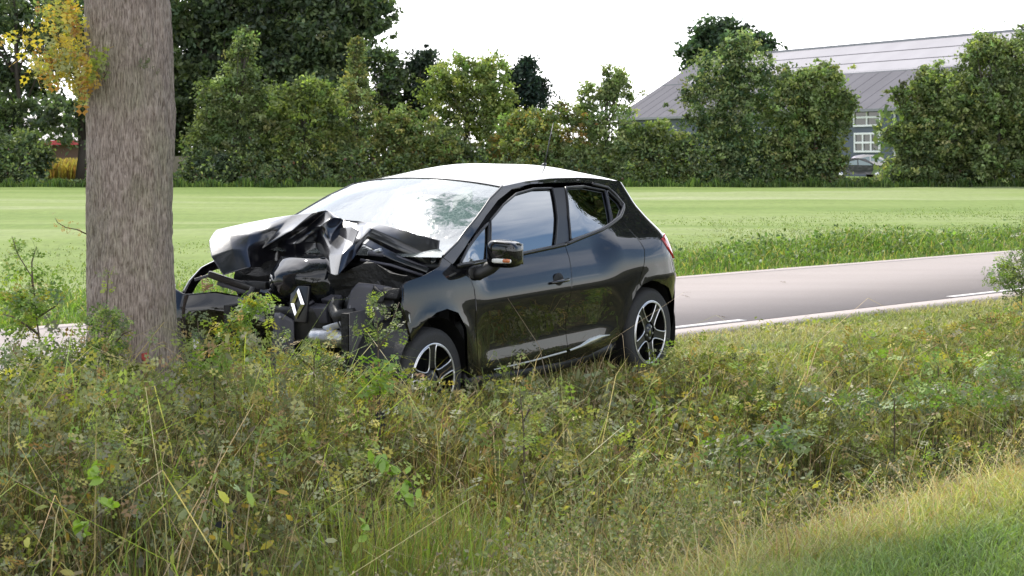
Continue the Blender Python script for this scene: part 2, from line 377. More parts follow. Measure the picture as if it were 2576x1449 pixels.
slab('road_edge_strip', 9.60, 9.955, .004, STRIP, wob0=.012)
slab('road_edge_strip', 14.125, 14.45, .004, STRIP, wob1=.012)
for k in range(-8, 24):
    u0 = 12.7 + k * 7.0
    slab('road_marking', 10.01, 10.10, .0105, LINE, np.linspace(u0, u0 + 3.0, 12), wob0=.002, wob1=.002)
#PART2
# ================================================================== the crashed car
# car space: x forward from the rear axle, y to its left, z up from the tyre bottoms
CAR = empty('crashed_car', (0.2418, 14.6875, HC - 1.4849), tuple(map(rad, (-.74, 2.1417, 236.516))))
tag(CAR, 'black five-door hatchback with its front end crushed against the roadside tree trunk', 'car')

def smooth_tab(zt, yt):
    z = np.arange(.1, 1.5, .005); y = np.interp(z, zt, yt)
    k = np.exp(-.5 * (np.arange(-10, 11) / 4.0) ** 2); k /= k.sum()
    return z, np.convolve(np.pad(y, 10, mode='edge'), k, 'valid')
ZT = [.16, .24, .30, .36, .42, .50, .60, .70, .76, .84, .92, .97, 1.05, 1.15, 1.25, 1.35, 1.45]
ZG, YA = smooth_tab(ZT, [.80, .845, .857, .851, .842, .845, .858, .869, .862, .838, .802, .788, .765, .727, .675, .612, .53])
ZG, YB = smooth_tab(ZT, [.80, .845, .855, .860, .862, .864, .868, .870, .866, .856, .838, .81, .77, .72, .66, .595, .51])
def ss(x): x = np.clip(x, 0, 1); return x * x * (3 - 2 * x)
def Y(x, z):
    x = np.asarray(x, float); z = np.asarray(z, float)
    w = ss(np.minimum((x - .35) / .35, (2.15 - x) / .2))
    y = np.interp(z, ZG, YA) * w + np.interp(z, ZG, YB) * (1 - w)
    y = y - .085 * ss((.75 - x) / 1.1) * np.clip((z - .97) / .2, 0, 1)
    y = y - .13 * np.maximum(x - 2.3, 0) ** 2
    # haunch over the rear wheel
    y = y + .018 * np.exp(-((x - .0) / .38) ** 2 - ((z - .80) / .12) ** 2)
    for c in (-.03, 2.52):
        d = np.hypot(x - c, z - .3); y = y + .014 * np.exp(-((d - .37) / .06) ** 2)
    return y
XRZ = ([.15, .25, .40, .55, .70, .80, .90, .97, 1.03, 1.08, 1.2, 1.32, 1.42], [-.56, -.64, -.69, -.70, -.66, -.61, -.57, -.54, -.48, -.42, -.35, -.30, -.26])
XC, KS = -.10, .55
def Fm(s, z):
    """side-view coordinate -> point on the left body surface; for s < XC it wraps round the rear corner"""
    s = np.asarray(s, float); z = np.asarray(z, float)
    th = np.clip((XC - s) / KS, 0, math.pi / 2)
    xr = np.interp(z, *XRZ); e = 2 / 2.9
    xx = np.where(s < XC, XC - (XC - xr) * np.sin(th) ** e * np.minimum(1, 1), s)
    # ease the superellipse in so that the corner starts tangentially
    yy = Y(np.maximum(s, XC), z) * np.where(s < XC, np.maximum(np.cos(th), 1e-6) ** e, 1.0)
    return np.stack([xx, yy, z], -1)
def Fn(s, z, e=.006):
    a = Fm(np.asarray(s) + e, z) - Fm(np.asarray(s) - e, z); b = Fm(s, np.asarray(z) + e) - Fm(s, np.asarray(z) - e)
    n = np.cross(a, b); n = n / np.maximum(np.linalg.norm(n, axis=-1, keepdims=True), 1e-9)
    return np.where((n[..., 1:2] < -1e-3), -n, n)

def dens(outline, step):
    o = []
    for i in range(len(outline)):
        a = np.array(outline[i], float); b = np.array(outline[(i + 1) % len(outline)], float)
        n = max(1, int(math.ceil(np.linalg.norm(b - a) / step)))
        for k in range(n): o.append(tuple(a + (b - a) * k / n))
    return o
def chaikin(o, n=1, keep=()):
    for _ in range(n):
        q = []
        for i in range(len(o)):
            a = np.array(o[i]); b = np.array(o[(i + 1) % len(o)])
            q += [tuple(a * .8 + b * .2), tuple(a * .2 + b * .8)]
        o = q
    return o
def cdt(outline, step=.035):
    o = dens(outline, step); arr = np.array(o)
    x0, z0 = arr.min(0); x1, z1 = arr.max(0)
    pts = [Vector(p) for p in o]
    gx = np.arange(x0 + step / 2, x1, step); gzz = np.arange(z0 + step / 2, z1, step)
    def inside(px, pz):
        c = False; j = len(o) - 1
        for i in range(len(o)):
            if (o[i][1] > pz) != (o[j][1] > pz) and px < (o[j][0] - o[i][0]) * (pz - o[i][1]) / (o[j][1] - o[i][1] + 1e-12) + o[i][0]: c = not c
            j = i
        return c
    for a in gx:
        for b in gzz:
            if inside(a, b) and np.min(np.hypot(arr[:, 0] - a, arr[:, 1] - b)) > step * .45: pts.append(Vector((a, b)))
    n = len(o)
    v, e, f, *_ = delaunay_2d_cdt(pts, [], [list(range(n))], 1, 1e-6)
    return [(p.x, p.y) for p in v], [tuple(t) for t in f], n
def panel(name, outline, m, parent, off=0.0, step=.035, lip=.022, mirror=False, rnd=0, gap=.003):
    o = chaikin(outline, rnd) if rnd else outline
    V2, F, n = cdt(o, step); V2 = np.array(V2)
    P = Fm(V2[:, 0], V2[:, 1]); Nn = Fn(V2[:, 0], V2[:, 1]); P = P + Nn * off
    # boundary loop = edges used once
    cnt = {}
    for t in F:
        for i in range(len(t)):
            a, b = t[i], t[(i + 1) % len(t)]; cnt[(a, b)] = cnt.get((a, b), 0) + 1
    bd = [(a, b) for (a, b) in cnt if (b, a) not in cnt]
    V = [tuple(p) for p in P]; NV = [tuple(q) for q in Nn]; F2 = list(F)
    cen = P.mean(0)
    ids = {}
    for (a, b) in bd:
        for q in (a, b):
            if q not in ids:
                c = P[q] - cen; c = c - Nn[q] * np.dot(c, Nn[q]); c = c / (np.linalg.norm(c) + 1e-9)
                nn = (Nn[q] * .5 + c * .85)
                ids[q] = len(V); V.append(tuple(P[q])); NV.append(tuple(nn / np.linalg.norm(nn)))
                V.append(tuple(P[q] - Nn[q] * lip)); NV.append(tuple(c))
    for (a, b) in bd: F2.append((ids[b], ids[a], ids[a] + 1, ids[b] + 1))
    if mirror:
        V = [(x, -y, z) for x, y, z in V]; NV = [(x, -y, z) for x, y, z in NV]; F2 = [tuple(reversed(f)) for f in F2]
    me = mesh_py(name, V, F2, True)
    # make the winding agree with the wanted normals
    p0 = me.polygons[0]; s = sum(Vector(p0.normal).dot(Vector(NV[v])) for v in p0.vertices)
    if s < 0: me.flip_normals()
    me.normals_split_custom_set_from_vertices(NV)
    return link(name, me, m, parent)

# outlines in side view (x, z)
SHIELD_EDGE = [(1.43, 1.372), (1.64, 1.305), (1.86, 1.21), (2.02, 1.143), (2.164, 1.075), (2.368, 1.005)]
GL_TOP = [(1.895, 1.115), (1.734, 1.19), (1.53, 1.268), (1.323, 1.325), (1.1, 1.345), (.87, 1.338)]
def zrail(x): return float(np.interp(x, [-.4, -.2, .0, .2, .4, .8, 1.1, 1.43], [1.295, 1.325, 1.348, 1.368, 1.382, 1.396, 1.392, 1.372]))
RAILP = [(x, zrail(x)) for x in np.linspace(1.43, -.05, 16)]
ARCHR = [(.42, .33), (.375, .42), (.33, .51), (.25, .60), (.15, .65), (.04, .668), (-.07, .65), (-.17, .59), (-.235, .50), (-.26, .36), (-.27, .24)]
door_front = [(2.108, .27), (2.125, .55), (2.131, .79), (2.17, .88), (2.27, .935), (1.9, .938), (1.5, .953), (1.1, .968), (.99, .972), (.985, .90), (1.025, .78), (1.07, .60), (1.085, .50), (1.076, .235), (1.5, .245)]
door_rear = [(1.070, .235), (1.078, .50), (1.063, .60), (1.018, .78), (.978, .90), (.983, .973), (.75, 1.005), (.50, 1.035), (.33, 1.065), (.16, 1.10), (.15, 1.03), (.10, .93), (.085, .88), (.13, .78), (.21, .65), (.33, .49), (.40, .37), (.455, .30), (.8, .24)]
fender = [(2.118, .27), (2.137, .55), (2.143, .80), (2.18, .885), (2.285, .945), (2.368, 1.0), (2.43, .955), (2.60, .915), (2.74, .895), (2.79, .875), (2.80, .80), (2.815, .755), (2.79, .66), (2.767, .55), (2.72, .60), (2.651, .652), (2.543, .697), (2.44, .708), (2.328, .674), (2.25, .57), (2.222, .40), (2.20, .27)]
quarter = [(.45, .30), (.393, .37), (.323, .49), (.203, .65), (.122, .78), (.077, .88), (.093, .935), (.142, 1.03), (.152, 1.105), (.02, 1.155), (-.02, 1.17), (.03, 1.25), (.10, 1.30), (-.05, zrail(-.05)), (-.2, 1.328), (-.45, 1.305), (-.55, 1.20), (-.56, 1.0), (-.46, .95), (-.36, .93), (-.34, .86), (-.42, .72), (-.40, .60), (-.28, .55)] + ARCHR[::-1][2:][::1][0:0]
quarter = quarter + [(-.235, .50), (-.17, .59), (-.07, .65), (.04, .668), (.15, .65), (.25, .60), (.33, .51), (.375, .42), (.42, .33)]
bumper_r = [(-.27, .24), (-.263, .36), (-.24, .49), (-.285, .545), (-.405, .595), (-.425, .72), (-.60, .72), (-.964, .70), (-.964, .22), (-.5, .20)]
tailgate = [(-.455, 1.305), (-.555, 1.20), (-.565, 1.0), (-.50, .955), (-.60, .725), (-.964, .705), (-.964, 1.312), (-.7, 1.31)]
taillamp = [(-.17, .935), (-.30, .952), (-.50, .955), (-.56, .82), (-.44, .76), (-.30, .79), (-.21, .86)]
rail_strip = SHIELD_EDGE[::-1] + RAILP[1:] + [(.03, 1.25), (.10, 1.296), (.16, 1.318), (.45, 1.352), (.86, 1.368), (1.1, 1.372), (1.34, 1.352), (1.56, 1.293), (1.76, 1.212), (1.92, 1.135), (2.1, 1.045), (2.30, .955)]
bpillar = [(.992, .978), (1.10, .974), (.872, 1.335), (.735, 1.333), (.86, 1.15), (.925, 1.0)]
glass_front = [(1.885, .948), (1.5, .962), (1.115, .976), (.99, 1.15), (.880, 1.333), (1.1, 1.340), (1.323, 1.320), (1.53, 1.262), (1.734, 1.182), (1.745, 1.176), (1.80, 1.09)]
glass_tri = [(1.905, .948), (2.235, .950), (2.10, 1.025), (1.90, 1.118), (1.775, 1.166)]
glass_rear = [(.915, 1.0), (.62, 1.028), (.345, 1.068), (.24, 1.18), (.165, 1.282), (.45, 1.325), (.722, 1.330), (.85, 1.15)]
glass_rtri = [(.31, 1.078), (.15, 1.105), (.03, 1.16), (.035, 1.20), (.12, 1.275), (.145, 1.275)]

body = panel('body_panel', rail_strip, PAINT, CAR, off=.002, step=.03); body['label'] = 'glossy black roof rail and windscreen pillar'
panel('body_panel', quarter, PAINT, CAR)
fen = panel('front_fender', fender, PAINT, CAR); fen['label'] = 'torn black front wing over the near front wheel'
bmp_r = panel('rear_bumper', bumper_r, PAINT, CAR)
tg = panel('tailgate', tailgate, PAINT, CAR, off=.001, step=.05)
tl = panel('taillight', taillamp, REDL, CAR, off=.010, step=.03)
df_ = panel('front_door', door_front, PAINT, CAR)
dr_ = panel('rear_door', door_rear, PAINT, CAR)
panel('door_frame', bpillar, SATIN, df_, off=.001)
panel('window_glass', glass_front, GLASS, df_, off=-.006, lip=.004)
panel('window_glass', glass_tri, GLASS, df_, off=-.006, lip=.004)
panel('window_glass', glass_rear, GLASS, dr_, off=-.006, lip=.004)
panel('window_glass', glass_rtri, GLASS, dr_, off=-.006, lip=.004)
# the far side of the car (mirrored, no fender left in place on the nose)
for nm, o_, m_ in (('body_panel', rail_strip, PAINT), ('body_panel', quarter, PAINT), ('rear_bumper', bumper_r, PAINT), ('tailgate', tailgate, PAINT),
                   ('front_door', door_front, PAINT), ('rear_door', door_rear, PAINT)):
    p = panel(nm, o_, m_, CAR, step=.06, mirror=True)
    if nm == 'front_door': panel('window_glass', glass_front, GLASS, p, off=-.006, lip=.004, step=.06, mirror=True); panel('window_glass', glass_tri, GLASS, p, off=-.006, lip=.004, step=.06, mirror=True)
    if nm == 'rear_door': panel('window_glass', glass_rear, GLASS, p, off=-.006, lip=.004, step=.06, mirror=True)
panel('taillight', taillamp, REDL, CAR, off=.010, step=.04, mirror=True)
# rubber and satin strips round the glass
def ribbon(name, pts, r, m, parent, off=.004, closed=False, n=6, mirror=False):
    pts = dens(pts, .03) if closed else dens(pts, .03)[:-max(1, int(math.ceil(np.linalg.norm(np.array(pts[0]) - np.array(pts[-1])) / .03))) + 1] + ([] if closed else [])
    if closed: pts = pts + [pts[0]]
    A = np.array(pts); P = Fm(A[:, 0], A[:, 1]) + Fn(A[:, 0], A[:, 1]) * off
    if mirror: P[:, 1] *= -1
    return MB().tube([tuple(p) for p in P], r, n).build(name, m, parent, True)
ribbon('window_seal', glass_front, .008, SATIN, df_, closed=True)
ribbon('window_seal', glass_tri, .009, SATIN, df_, closed=True)
ribbon('window_seal', glass_rear, .008, SATIN, dr_, closed=True)
ribbon('window_seal', glass_rtri, .008, SATIN, dr_, closed=True)
ribbon('belt_trim', [(2.27, .941), (1.9, .943), (1.5, .958), (1.1, .973), (.99, .978)], .013, SATIN, df_, off=.006)
ribbon('belt_trim', [(.98, .979), (.75, 1.010), (.50, 1.040), (.33, 1.072), (.16, 1.105), (.03, 1.155), (.0, 1.175), (.05, 1.25), (.11, 1.298), (.3, 1.33)], .013, SATIN, dr_, off=.006)
ribbon('roof_seal', SHIELD_EDGE, .008, SATIN, CAR, off=.004)
# bright sill trim on the doors
def band(name, a, b, m, parent, off):
    n = 40; a = np.array(a); b = np.array(b)
    def rs(p):
        d = np.r_[0, np.cumsum(np.hypot(*np.diff(p, axis=0).T))]; t = np.linspace(0, d[-1], n); return np.stack([np.interp(t, d, p[:, 0]), np.interp(t, d, p[:, 1])], 1)
    a = rs(a); b = rs(b); m5 = a * .5 + b * .5
    R_ = []
    for q, o_ in ((a, 0), (a * .8 + b * .2, off), (m5, off * 1.2), (a * .2 + b * .8, off), (b, 0)):
        R_.append(Fm(q[:, 0], q[:, 1]) + Fn(q[:, 0], q[:, 1]) * o_)
    return link(name, mesh_np(name, np.concatenate(R_), grid_faces(5, n), True), m, parent)
TRIMM = mat('sill_trim_satin_metal', (.50, .50, .45), .32, metal=.8)
band('sill_trim', [(1.93, .288), (1.5, .292), (1.10, .306)], [(1.93, .281), (1.5, .281), (1.10, .292)], TRIMM, df_, .007)
band('sill_trim', [(1.055, .308), (.92, .322), (.80, .352), (.66, .362), (.55, .350)], [(1.055, .294), (.85, .306), (.74, .318), (.64, .334), (.56, .345)], TRIMM, dr_, .007)
# lower black sill below the doors
ribbon('sill', [(2.2, .225), (1.6, .20), (1.07, .195), (.5, .24)], .05, PLASTIC, CAR, off=-.045, n=10)
# door handle with its dark bowl
hb = MB(); c = Fm(1.185, .762)
for i in range(9):
    for_ = 0
bowl = bpy.data.meshes.new('handle_recess')
bm = bmesh.new(); bmesh.ops.create_uvsphere(bm, u_segments=20, v_segments=12, radius=1)
for v in bm.verts: v.co = Vector((v.co.x * .062, v.co.y * .012, v.co.z * .048)) + Vector((c[0], c[1] - .004, c[2] + .004))
bm.to_mesh(bowl); bm.free(); bowl.polygons.foreach_set('use_smooth', np.ones(len(bowl.polygons), bool))
link('handle_recess', bowl, CAVITY, df_)
P = [(x, float(Y(x, .762)) + h, .762 + dz) for x, h, dz in ((1.29, .002, -.004), (1.275, .018, -.003), (1.24, .030, 0), (1.18, .034, .002), (1.12, .030, .003), (1.085, .016, .003), (1.075, .002, .003))]
MB().tube(P, [.006, .009, .011, .012, .011, .009, .006], 8).build('door_handle', PAINT, df_, True)

# roof
rows = []
sv = list(np.linspace(1.43, XC, 26)) + list(XC - KS * np.linspace(.05, 1, 16) * (math.pi / 2))
wv = np.linspace(-1, 1, 33)
for s_ in sv:
    zt = zrail(max(s_, -.35)); zt = zt if s_ > XC else float(np.interp(s_, [-.964, -.45, XC], [1.312, 1.306, zrail(XC)]))
    b_ = Fm(s_, zt); fr = ss((s_ - 1.0) / .45)
    cr = .092 * ss((1.9 - s_) / .6) * ss((b_[0] + .42) / .55) + .0
    cr = np.interp(b_[0], [-.36, -.28, -.1, .3, .9, 1.43], [.0, .030, .062, .085, .092, .050])
    rows.append([(b_[0] + .085 * fr * (1 - w * w), w * b_[1], zt + cr * (1 - abs(w) ** 2.2)) for w in wv])
rows = np.array(rows)
roof = link('roof_panel', mesh_np('roof_panel', rows.reshape(-1, 3), grid_faces(len(sv), len(wv)), True), PAINT, CAR)
ROOF_FRONT = rows[0]
# windscreen
nrow = 24; se = np.array(SHIELD_EDGE); dd = np.r_[0, np.cumsum(np.hypot(*np.diff(se, axis=0).T))]; tt = np.linspace(0, 1, nrow)
ex = np.interp(tt * dd[-1], dd, se[:, 0]); ez = np.interp(tt * dd[-1], dd, se[:, 1])
wr = []
for i, t_ in enumerate(tt):
    b_ = Fm(ex[i], ez[i]); row = []
    for j, w in enumerate(wv):
        x = b_[0] + (.085 * (1 - t_) + .06 * t_) * (1 - w * w); z = b_[2] + (.050 * (1 - t_) - .005 * t_ + .045 * t_ * (1 - t_)) * (1 - abs(w) ** 2.2)
        row.append((x - .004, w * (b_[1] - .006), z - .004))
    wr.append(row)
WS = np.array(wr)
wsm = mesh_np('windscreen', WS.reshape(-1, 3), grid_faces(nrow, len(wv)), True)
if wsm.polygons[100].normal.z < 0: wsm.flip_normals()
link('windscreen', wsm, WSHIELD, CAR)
if roof.data.polygons[200].normal.z < 0: roof.data.flip_normals()
MB().tube([tuple(p) for p in WS[0]], .006, 6).build('windscreen_seal', SATIN, CAR, True)
MB().tube([(p[0] - .07, p[1], p[2] - .06) for p in WS[-1]], .022, 8).build('cowl_trim', PLASTIC, CAR, True)
# antenna
MB().tube([(.02, 0, 1.425), (.0, 0, 1.445), (-.02, 0, 1.452)], [.022, .016, .008], 8).tube([(-.01, 0, 1.45), (-.10, -.02, 1.60), (-.175, -.03, 1.735)], [.005, .004, .003], 6).build('antenna', SATIN, CAR, True)

# dark inside: floor, firewall, wheel boxes, seats and wheel
inner = MB()
inner.box((.95, 0, .30), (2.5, 1.45, .16)); inner.box((2.18, 0, .62), (.06, 1.45, .62)); inner.box((-.42, 0, .62), (.1, 1.3, .62)); inner.box((.05, 0, .85), (.75, 1.2, .06))
for sy in (-1, 1): inner.box((1.05, sy * .76, .58), (2.0, .03, .70)); inner.box((-.05, sy * .50, .5), (.9, .06, .6)); inner.box((2.5, sy * .45, .45), (.75, .05, .5)); inner.box((1.9, sy * .76, .62), (.2, .03, .6))
inner.box((2.16, 0, .99), (.34, 1.35, .10), Matrix.Rotation(.25, 3, 'Y').to_euler())
inner.build('inner_body', CAVITY, CAR)
for sx, sy in ((1.2, .36), (1.2, -.36), (.35, .34), (.35, -.34)):
    s_ = box('seat', (sx, sy, .56), (.48, .46, .14), SEATM, CAR, bevel=.05)
    box('seat_back', (sx - .30, sy, .86), (.14, .46, .58), SEATM, s_, rot=Matrix.Rotation(-.25, 3, 'Y').to_euler(), bevel=.05)
    box('headrest', (sx - .39, sy, 1.20), (.09, .24, .15), SEATM, s_, bevel=.035)
P = [(1.72 + .07 * math.cos(a) * .45, .36 + .185 * math.sin(a), .93 + .185 * math.cos(a)) for a in np.linspace(0, 2 * math.pi, 29)]
stw = MB().tube(P, .016, 8); stw.tube([(1.72, .18, .93), (1.76, .36, .92), (1.72, .54, .93)], .014, 6); stw.tube([(1.76, .36, .92), (2.05, .36, .85)], .03, 8)
stw.build('steering_wheel', SATIN, CAR, True)

# door mirror
def rbox(name, c, d, m, parent, e=4.0, n=14, taper=None, rz=0):
    V = []; F = []
    bm = bmesh.new(); bmesh.ops.create_cube(bm, size=2); bmesh.ops.subdivide_edges(bm, edges=bm.edges[:], cuts=n // 2, use_grid_fill=True)
    for v in bm.verts:
        p = v.co.copy(); l = (abs(p.x) ** e + abs(p.y) ** e + abs(p.z) ** e) ** (1 / e); p = p / max(l, 1e-6)
        if taper: p = taper(p)
        q = Vector((p.x * d[0] / 2, p.y * d[1] / 2, p.z * d[2] / 2)); q.rotate(Matrix.Rotation(rz, 3, 'Z')); v.co = q + Vector(c)
    me = bpy.data.meshes.new(name); bm.to_mesh(me); bm.free(); me.polygons.foreach_set('use_smooth', np.ones(len(me.polygons), bool))
    return link(name, me, m, parent)
def mirror_unit(sy):
    t = lambda p: Vector((p.x, p.y, p.z * (1 - .10 * (p.y * sy)) if p.z > 0 else p.z))
    mh = rbox('door_mirror', (2.02, sy * 1.005, 1.005), (.15, .205, .165), PAINT, CAR, 4.2, taper=t, rz=sy * .10)
    rbox('mirror_indicator', (2.082, sy * 1.025, .968), (.035, .13, .030), CLEARL, mh, 4, rz=sy * .14)
    rbox('indicator_lens', (2.080, sy * 1.060, .970), (.040, .05, .024), ORANGEL, mh, 4, rz=sy * .14)
    box('mirror_glass', (1.938, sy * 1.0, 1.0), (.01, .165, .125), GLASS, mh, bevel=.003)
    MB().tube([(2.00, sy * .95, .965), (2.035, sy * .91, .92), (2.09, sy * .86, .885), (2.11, sy * .835, .87)], [.040, .042, .040, .03], 10).build('mirror_arm', PLASTIC, mh, True)
    rbox('mirror_base', (2.09, sy * .838, .885), (.16, .03, .10), PLASTIC, mh, 3)
    return mh
mirror_unit(1); mirror_unit(-1)

# wheels
def lathe(prof, n=56):
    """prof (r, y): ring round the y axis"""
    V = []; F = []
    for k in range(n):
        q = 2 * math.pi * k / n
        V += [(r * math.cos(q), y, r * math.sin(q)) for r, y in prof]
    m_ = len(prof)
    for k in range(n):
        for j in range(m_ - 1): F.append((k * m_ + j, k * m_ + j + 1, ((k + 1) % n) * m_ + j + 1, ((k + 1) % n) * m_ + j))
    return V, F
def wheel(loc, phase, sy=1, parent=CAR):
    w = MB(); w.add(*lathe([(.215, .10), (.222, .104), (.232, .100), (.262, .108), (.288, .100), (.304, .082), (.309, .05), (.309, -.06), (.30, -.09), (.26, -.10), (.215, -.09)]))
    root = w.build('wheel', RUBBER, parent, True); root.location = loc
    if sy < 0: root.rotation_euler = (0, 0, math.pi)
    b = MB(); b.add(*lathe([(.216, .10), (.205, .07), (.198, .0), (.19, -.09)])); b.add(*lathe([(.0, .02), (.10, .02), (.195, -.01)])); b.build('rim_barrel', BARREL, root, True)
    lip_ = MB(); lip_.add(*lathe([(.207, .098), (.211, .104), (.219, .104), (.222, .098)])); lip_.build('rim_lip', SILVER, root, True)
    av = lambda r: np.interp(r, [.072, .076, .083, .095, .115, .14, .165, .19, .208], [0, 8, 13.5, 18, 22, 24.5, 26, 26.5, 25])
    rr = np.array([.072, .0745, .078, .084, .095, .115, .14, .165, .19, .207])
    yr = lambda r: .085 + .016 * min(1, r / .2) - .02 * max(0, (.07 - r) / .07)
    for k in range(5):
        t0 = phase + 72 * k; V = []
        for lay in (0, -.022):
            for r in rr:
                a0 = t0 + av(r); a1 = t0 + 72 - av(r)
                for q in np.linspace(a0, a1, 7): V.append((r * math.cos(rad(q)), yr(r) + lay, r * math.sin(rad(q))))
        n1 = len(rr) * 7; F = [tuple(f) for f in grid_faces(len(rr), 7)]
        for i in range(len(rr) - 1):
            for c_ in (0, 6): F.append((i * 7 + c_, (i + 1) * 7 + c_, n1 + (i + 1) * 7 + c_, n1 + i * 7 + c_))
        MB().add(V, F).build('spoke', RIMBLK, root)
        o_ = [(r, t0 + av(r)) for r in rr] + [(.207, t0 + q) for q in np.linspace(24, -24, 9)] + [(r, t0 - av(r)) for r in rr[::-1]]
        pts = [(r * math.cos(rad(q)), yr(r) + .0035, r * math.sin(rad(q))) for r, q in o_]
        MB().tube(pts + [pts[0]], .0042, 6).build('spoke_edge', SILVER, root, True)
    hubm = MB(); hubm.add(*lathe([(.0, .092), (.055, .090), (.062, .084), (.066, .06)])); hubm.build('hub', RIMBLK, root, True)
    cap = MB(); cap.add(*lathe([(.0, .097), (.022, .096), (.026, .090)], 20)); cap.build('hub_cap', SATIN, root, True)
    d = MB(); d.add([(0, .099, .017), (.010, .099, 0), (0, .099, -.017), (-.010, .099, 0), (0, .099, .009), (.005, .099, 0), (0, .099, -.009), (-.005, .099, 0)], [(0, 1, 5, 4), (1, 2, 6, 5), (2, 3, 7, 6), (3, 0, 4, 7)]); d.build('cap_emblem', CHROME, root)
    for k in range(5):
        q = rad(phase + 36 + 72 * k); MB().tube([(.042 * math.cos(q), .080, .042 * math.sin(q)), (.042 * math.cos(q), .098, .042 * math.sin(q))], .008, 6).build('wheel_bolt', STEEL, root)
    return root
wheel((-.03, .735, .302), 86); wheel((2.52, .725, .292), 52)
wheel((-.03, -.735, .302), 10, -1); wheel((2.50, -.73, .29), 30, -1)
# wheel arch linings
for cx, sy in ((-.03, 1), (2.52, 1), (-.03, -1)):
    R1 = .365; V = []; n = 20
    for yy in (.845, .80, .50):
        for q in np.linspace(-25, 205, n): V.append((cx + R1 * math.cos(rad(q)), sy * yy * (1 if yy != .845 else .985), .30 + R1 * math.sin(rad(q))))
    a = MB().add(V, [tuple(f) for f in grid_faces(3, n)]); a.box((cx, sy * .50, .40), (.74, .01, .62)); a.build('wheel_arch_liner', PLASTIC, CAR, True)

# ---------------------------------------------------------------- crushed nose
def sheet_net(name, net, m, sub=5, nscale=9, namp=.012, th=.003, smooth=True, ridg=0.0, parent=CAR, seed=0):
    """net: rows of car-space points, bilinear subdivision keeps the folds, noise gives the dents"""
    A = np.array(net, float); r, c = A.shape[:2]
    ti = np.linspace(0, r - 1, (r - 1) * sub + 1); tj = np.linspace(0, c - 1, (c - 1) * sub + 1)
    def ip(A_, t):
        m = A_.shape[0]; i = np.minimum(t.astype(int), m - 2); f = (t - i)[:, None, None]
        p0, p1, p2, p3 = A_[np.maximum(i - 1, 0)], A_[i], A_[i + 1], A_[np.minimum(i + 2, m - 1)]
        cr_ = .5 * (2 * p1 + (p2 - p0) * f + (2 * p0 - 5 * p1 + 4 * p2 - p3) * f ** 2 + (3 * p1 - p0 - 3 * p2 + p3) * f ** 3)
        return cr_ * .35 + (p1 * (1 - f) + p2 * f) * .65
    B = ip(A, ti); B = ip(B.transpose(1, 0, 2), tj).transpose(1, 0, 2)
    for p in B.reshape(-1, 3):
        q = Vector(p) * nscale + Vector((seed, 0, 0))
        n_ = noise.noise_vector(q) * namp
        if ridg:
            w_ = Vector(p) + .06 * noise.noise_vector(Vector(p) * 6)
            n_ += Vector((1, .15, .55)) * ridg * ((abs(noise.noise(w_ * 5.5 + Vector((3 + seed, 0, 0)))) - .25) * 1.3 + (abs(noise.noise(w_ * 12 + Vector((9, seed, 0)))) - .25) * .8 + (abs(noise.noise(w_ * 27 + Vector((2, seed, 5)))) - .25) * .3)
        p += np.array(n_)
    me = mesh_np(name, B.reshape(-1, 3), grid_faces(len(ti), len(tj)), smooth)
    o = link(name, me, m, parent)
    so_ = o.modifiers.new('s', 'SOLIDIFY'); so_.thickness = th; so_.offset = -1
    return o
NET_LOW = [(2.846, -0.5, 0.88), (2.746, -0.46, 0.903), (2.669, -0.43, 0.917), (2.42, -0.537, 0.893), (2.37, -0.466, 0.912), (2.43, -0.272, 0.946), (2.4, -0.124, 0.938), (2.708, 0.22, 0.905), (2.741, 0.3, 0.907), (2.567, 0.27, 0.979), (2.409, 0.27, 1.089), (2.365, 0.46, 1.002), (2.317, 0.68, 0.916)]
NET_M1 = [(2.817, -0.62, 0.987), (2.702, -0.55, 1.023), (2.623, -0.5, 1.014), (2.5, -0.516, 0.992), (2.36, -0.472, 1.025), (2.48, -0.238, 1.057), (2.35, -0.177, 1.055), (2.57, 0.1, 1.008), (2.624, 0.24, 1.018), (2.496, 0.24, 1.068), (2.411, 0.275, 1.114), (2.372, 0.475, 1.032), (2.318, 0.69, 0.94)]
NET_M2 = [(2.702, -0.74, 1.072), (2.612, -0.65, 1.101), (2.529, -0.56, 1.104), (2.4, -0.47, 1.093), (2.47, -0.267, 1.134), (2.36, -0.24, 1.147), (2.44, -0.063, 1.168), (2.386, -0.02, 1.112), (2.433, 0.14, 1.103), (2.41, 0.22, 1.117), (2.401, 0.28, 1.137), (2.366, 0.485, 1.055), (2.315, 0.7, 0.962)]
NET_RD = [(2.541, -0.82, 1.126), (2.368, -0.74, 1.157), (2.254, -0.63, 1.184), (2.34, -0.373, 1.219), (2.37, -0.18, 1.241), (2.33, -0.105, 1.255), (2.36, -0.032, 1.212), (2.239, -0.06, 1.184), (2.234, 0.06, 1.173), (2.296, 0.16, 1.165), (2.392, 0.285, 1.161), (2.345, 0.5, 1.076), (2.3, 0.71, 0.983)]
def on_shield(y):
    w = np.clip(y / .74, -1, 1); return (2.22 + .06 * (1 - w * w), y, 1.105 + .03 * (1 - abs(w) ** 2.2))
NET_BACK = [tuple(np.array(p) * .45 + np.array(on_shield(p[1] * .92)) * .55 + np.array((-.03, 0, .035))) for p in NET_RD]
NET_BACK2 = [(2.17 if abs(p[1]) < .5 else 2.22, p[1] * .88, 1.115 + .03 * (1 - abs(p[1]) ** 2)) for p in NET_RD]
hood = sheet_net('hood', [NET_LOW, NET_M1, NET_M2, NET_RD, NET_BACK], PAINTC, sub=16, nscale=7, namp=.012, ridg=.075)
hood['label'] = 'buckled black bonnet folded up against the windscreen'
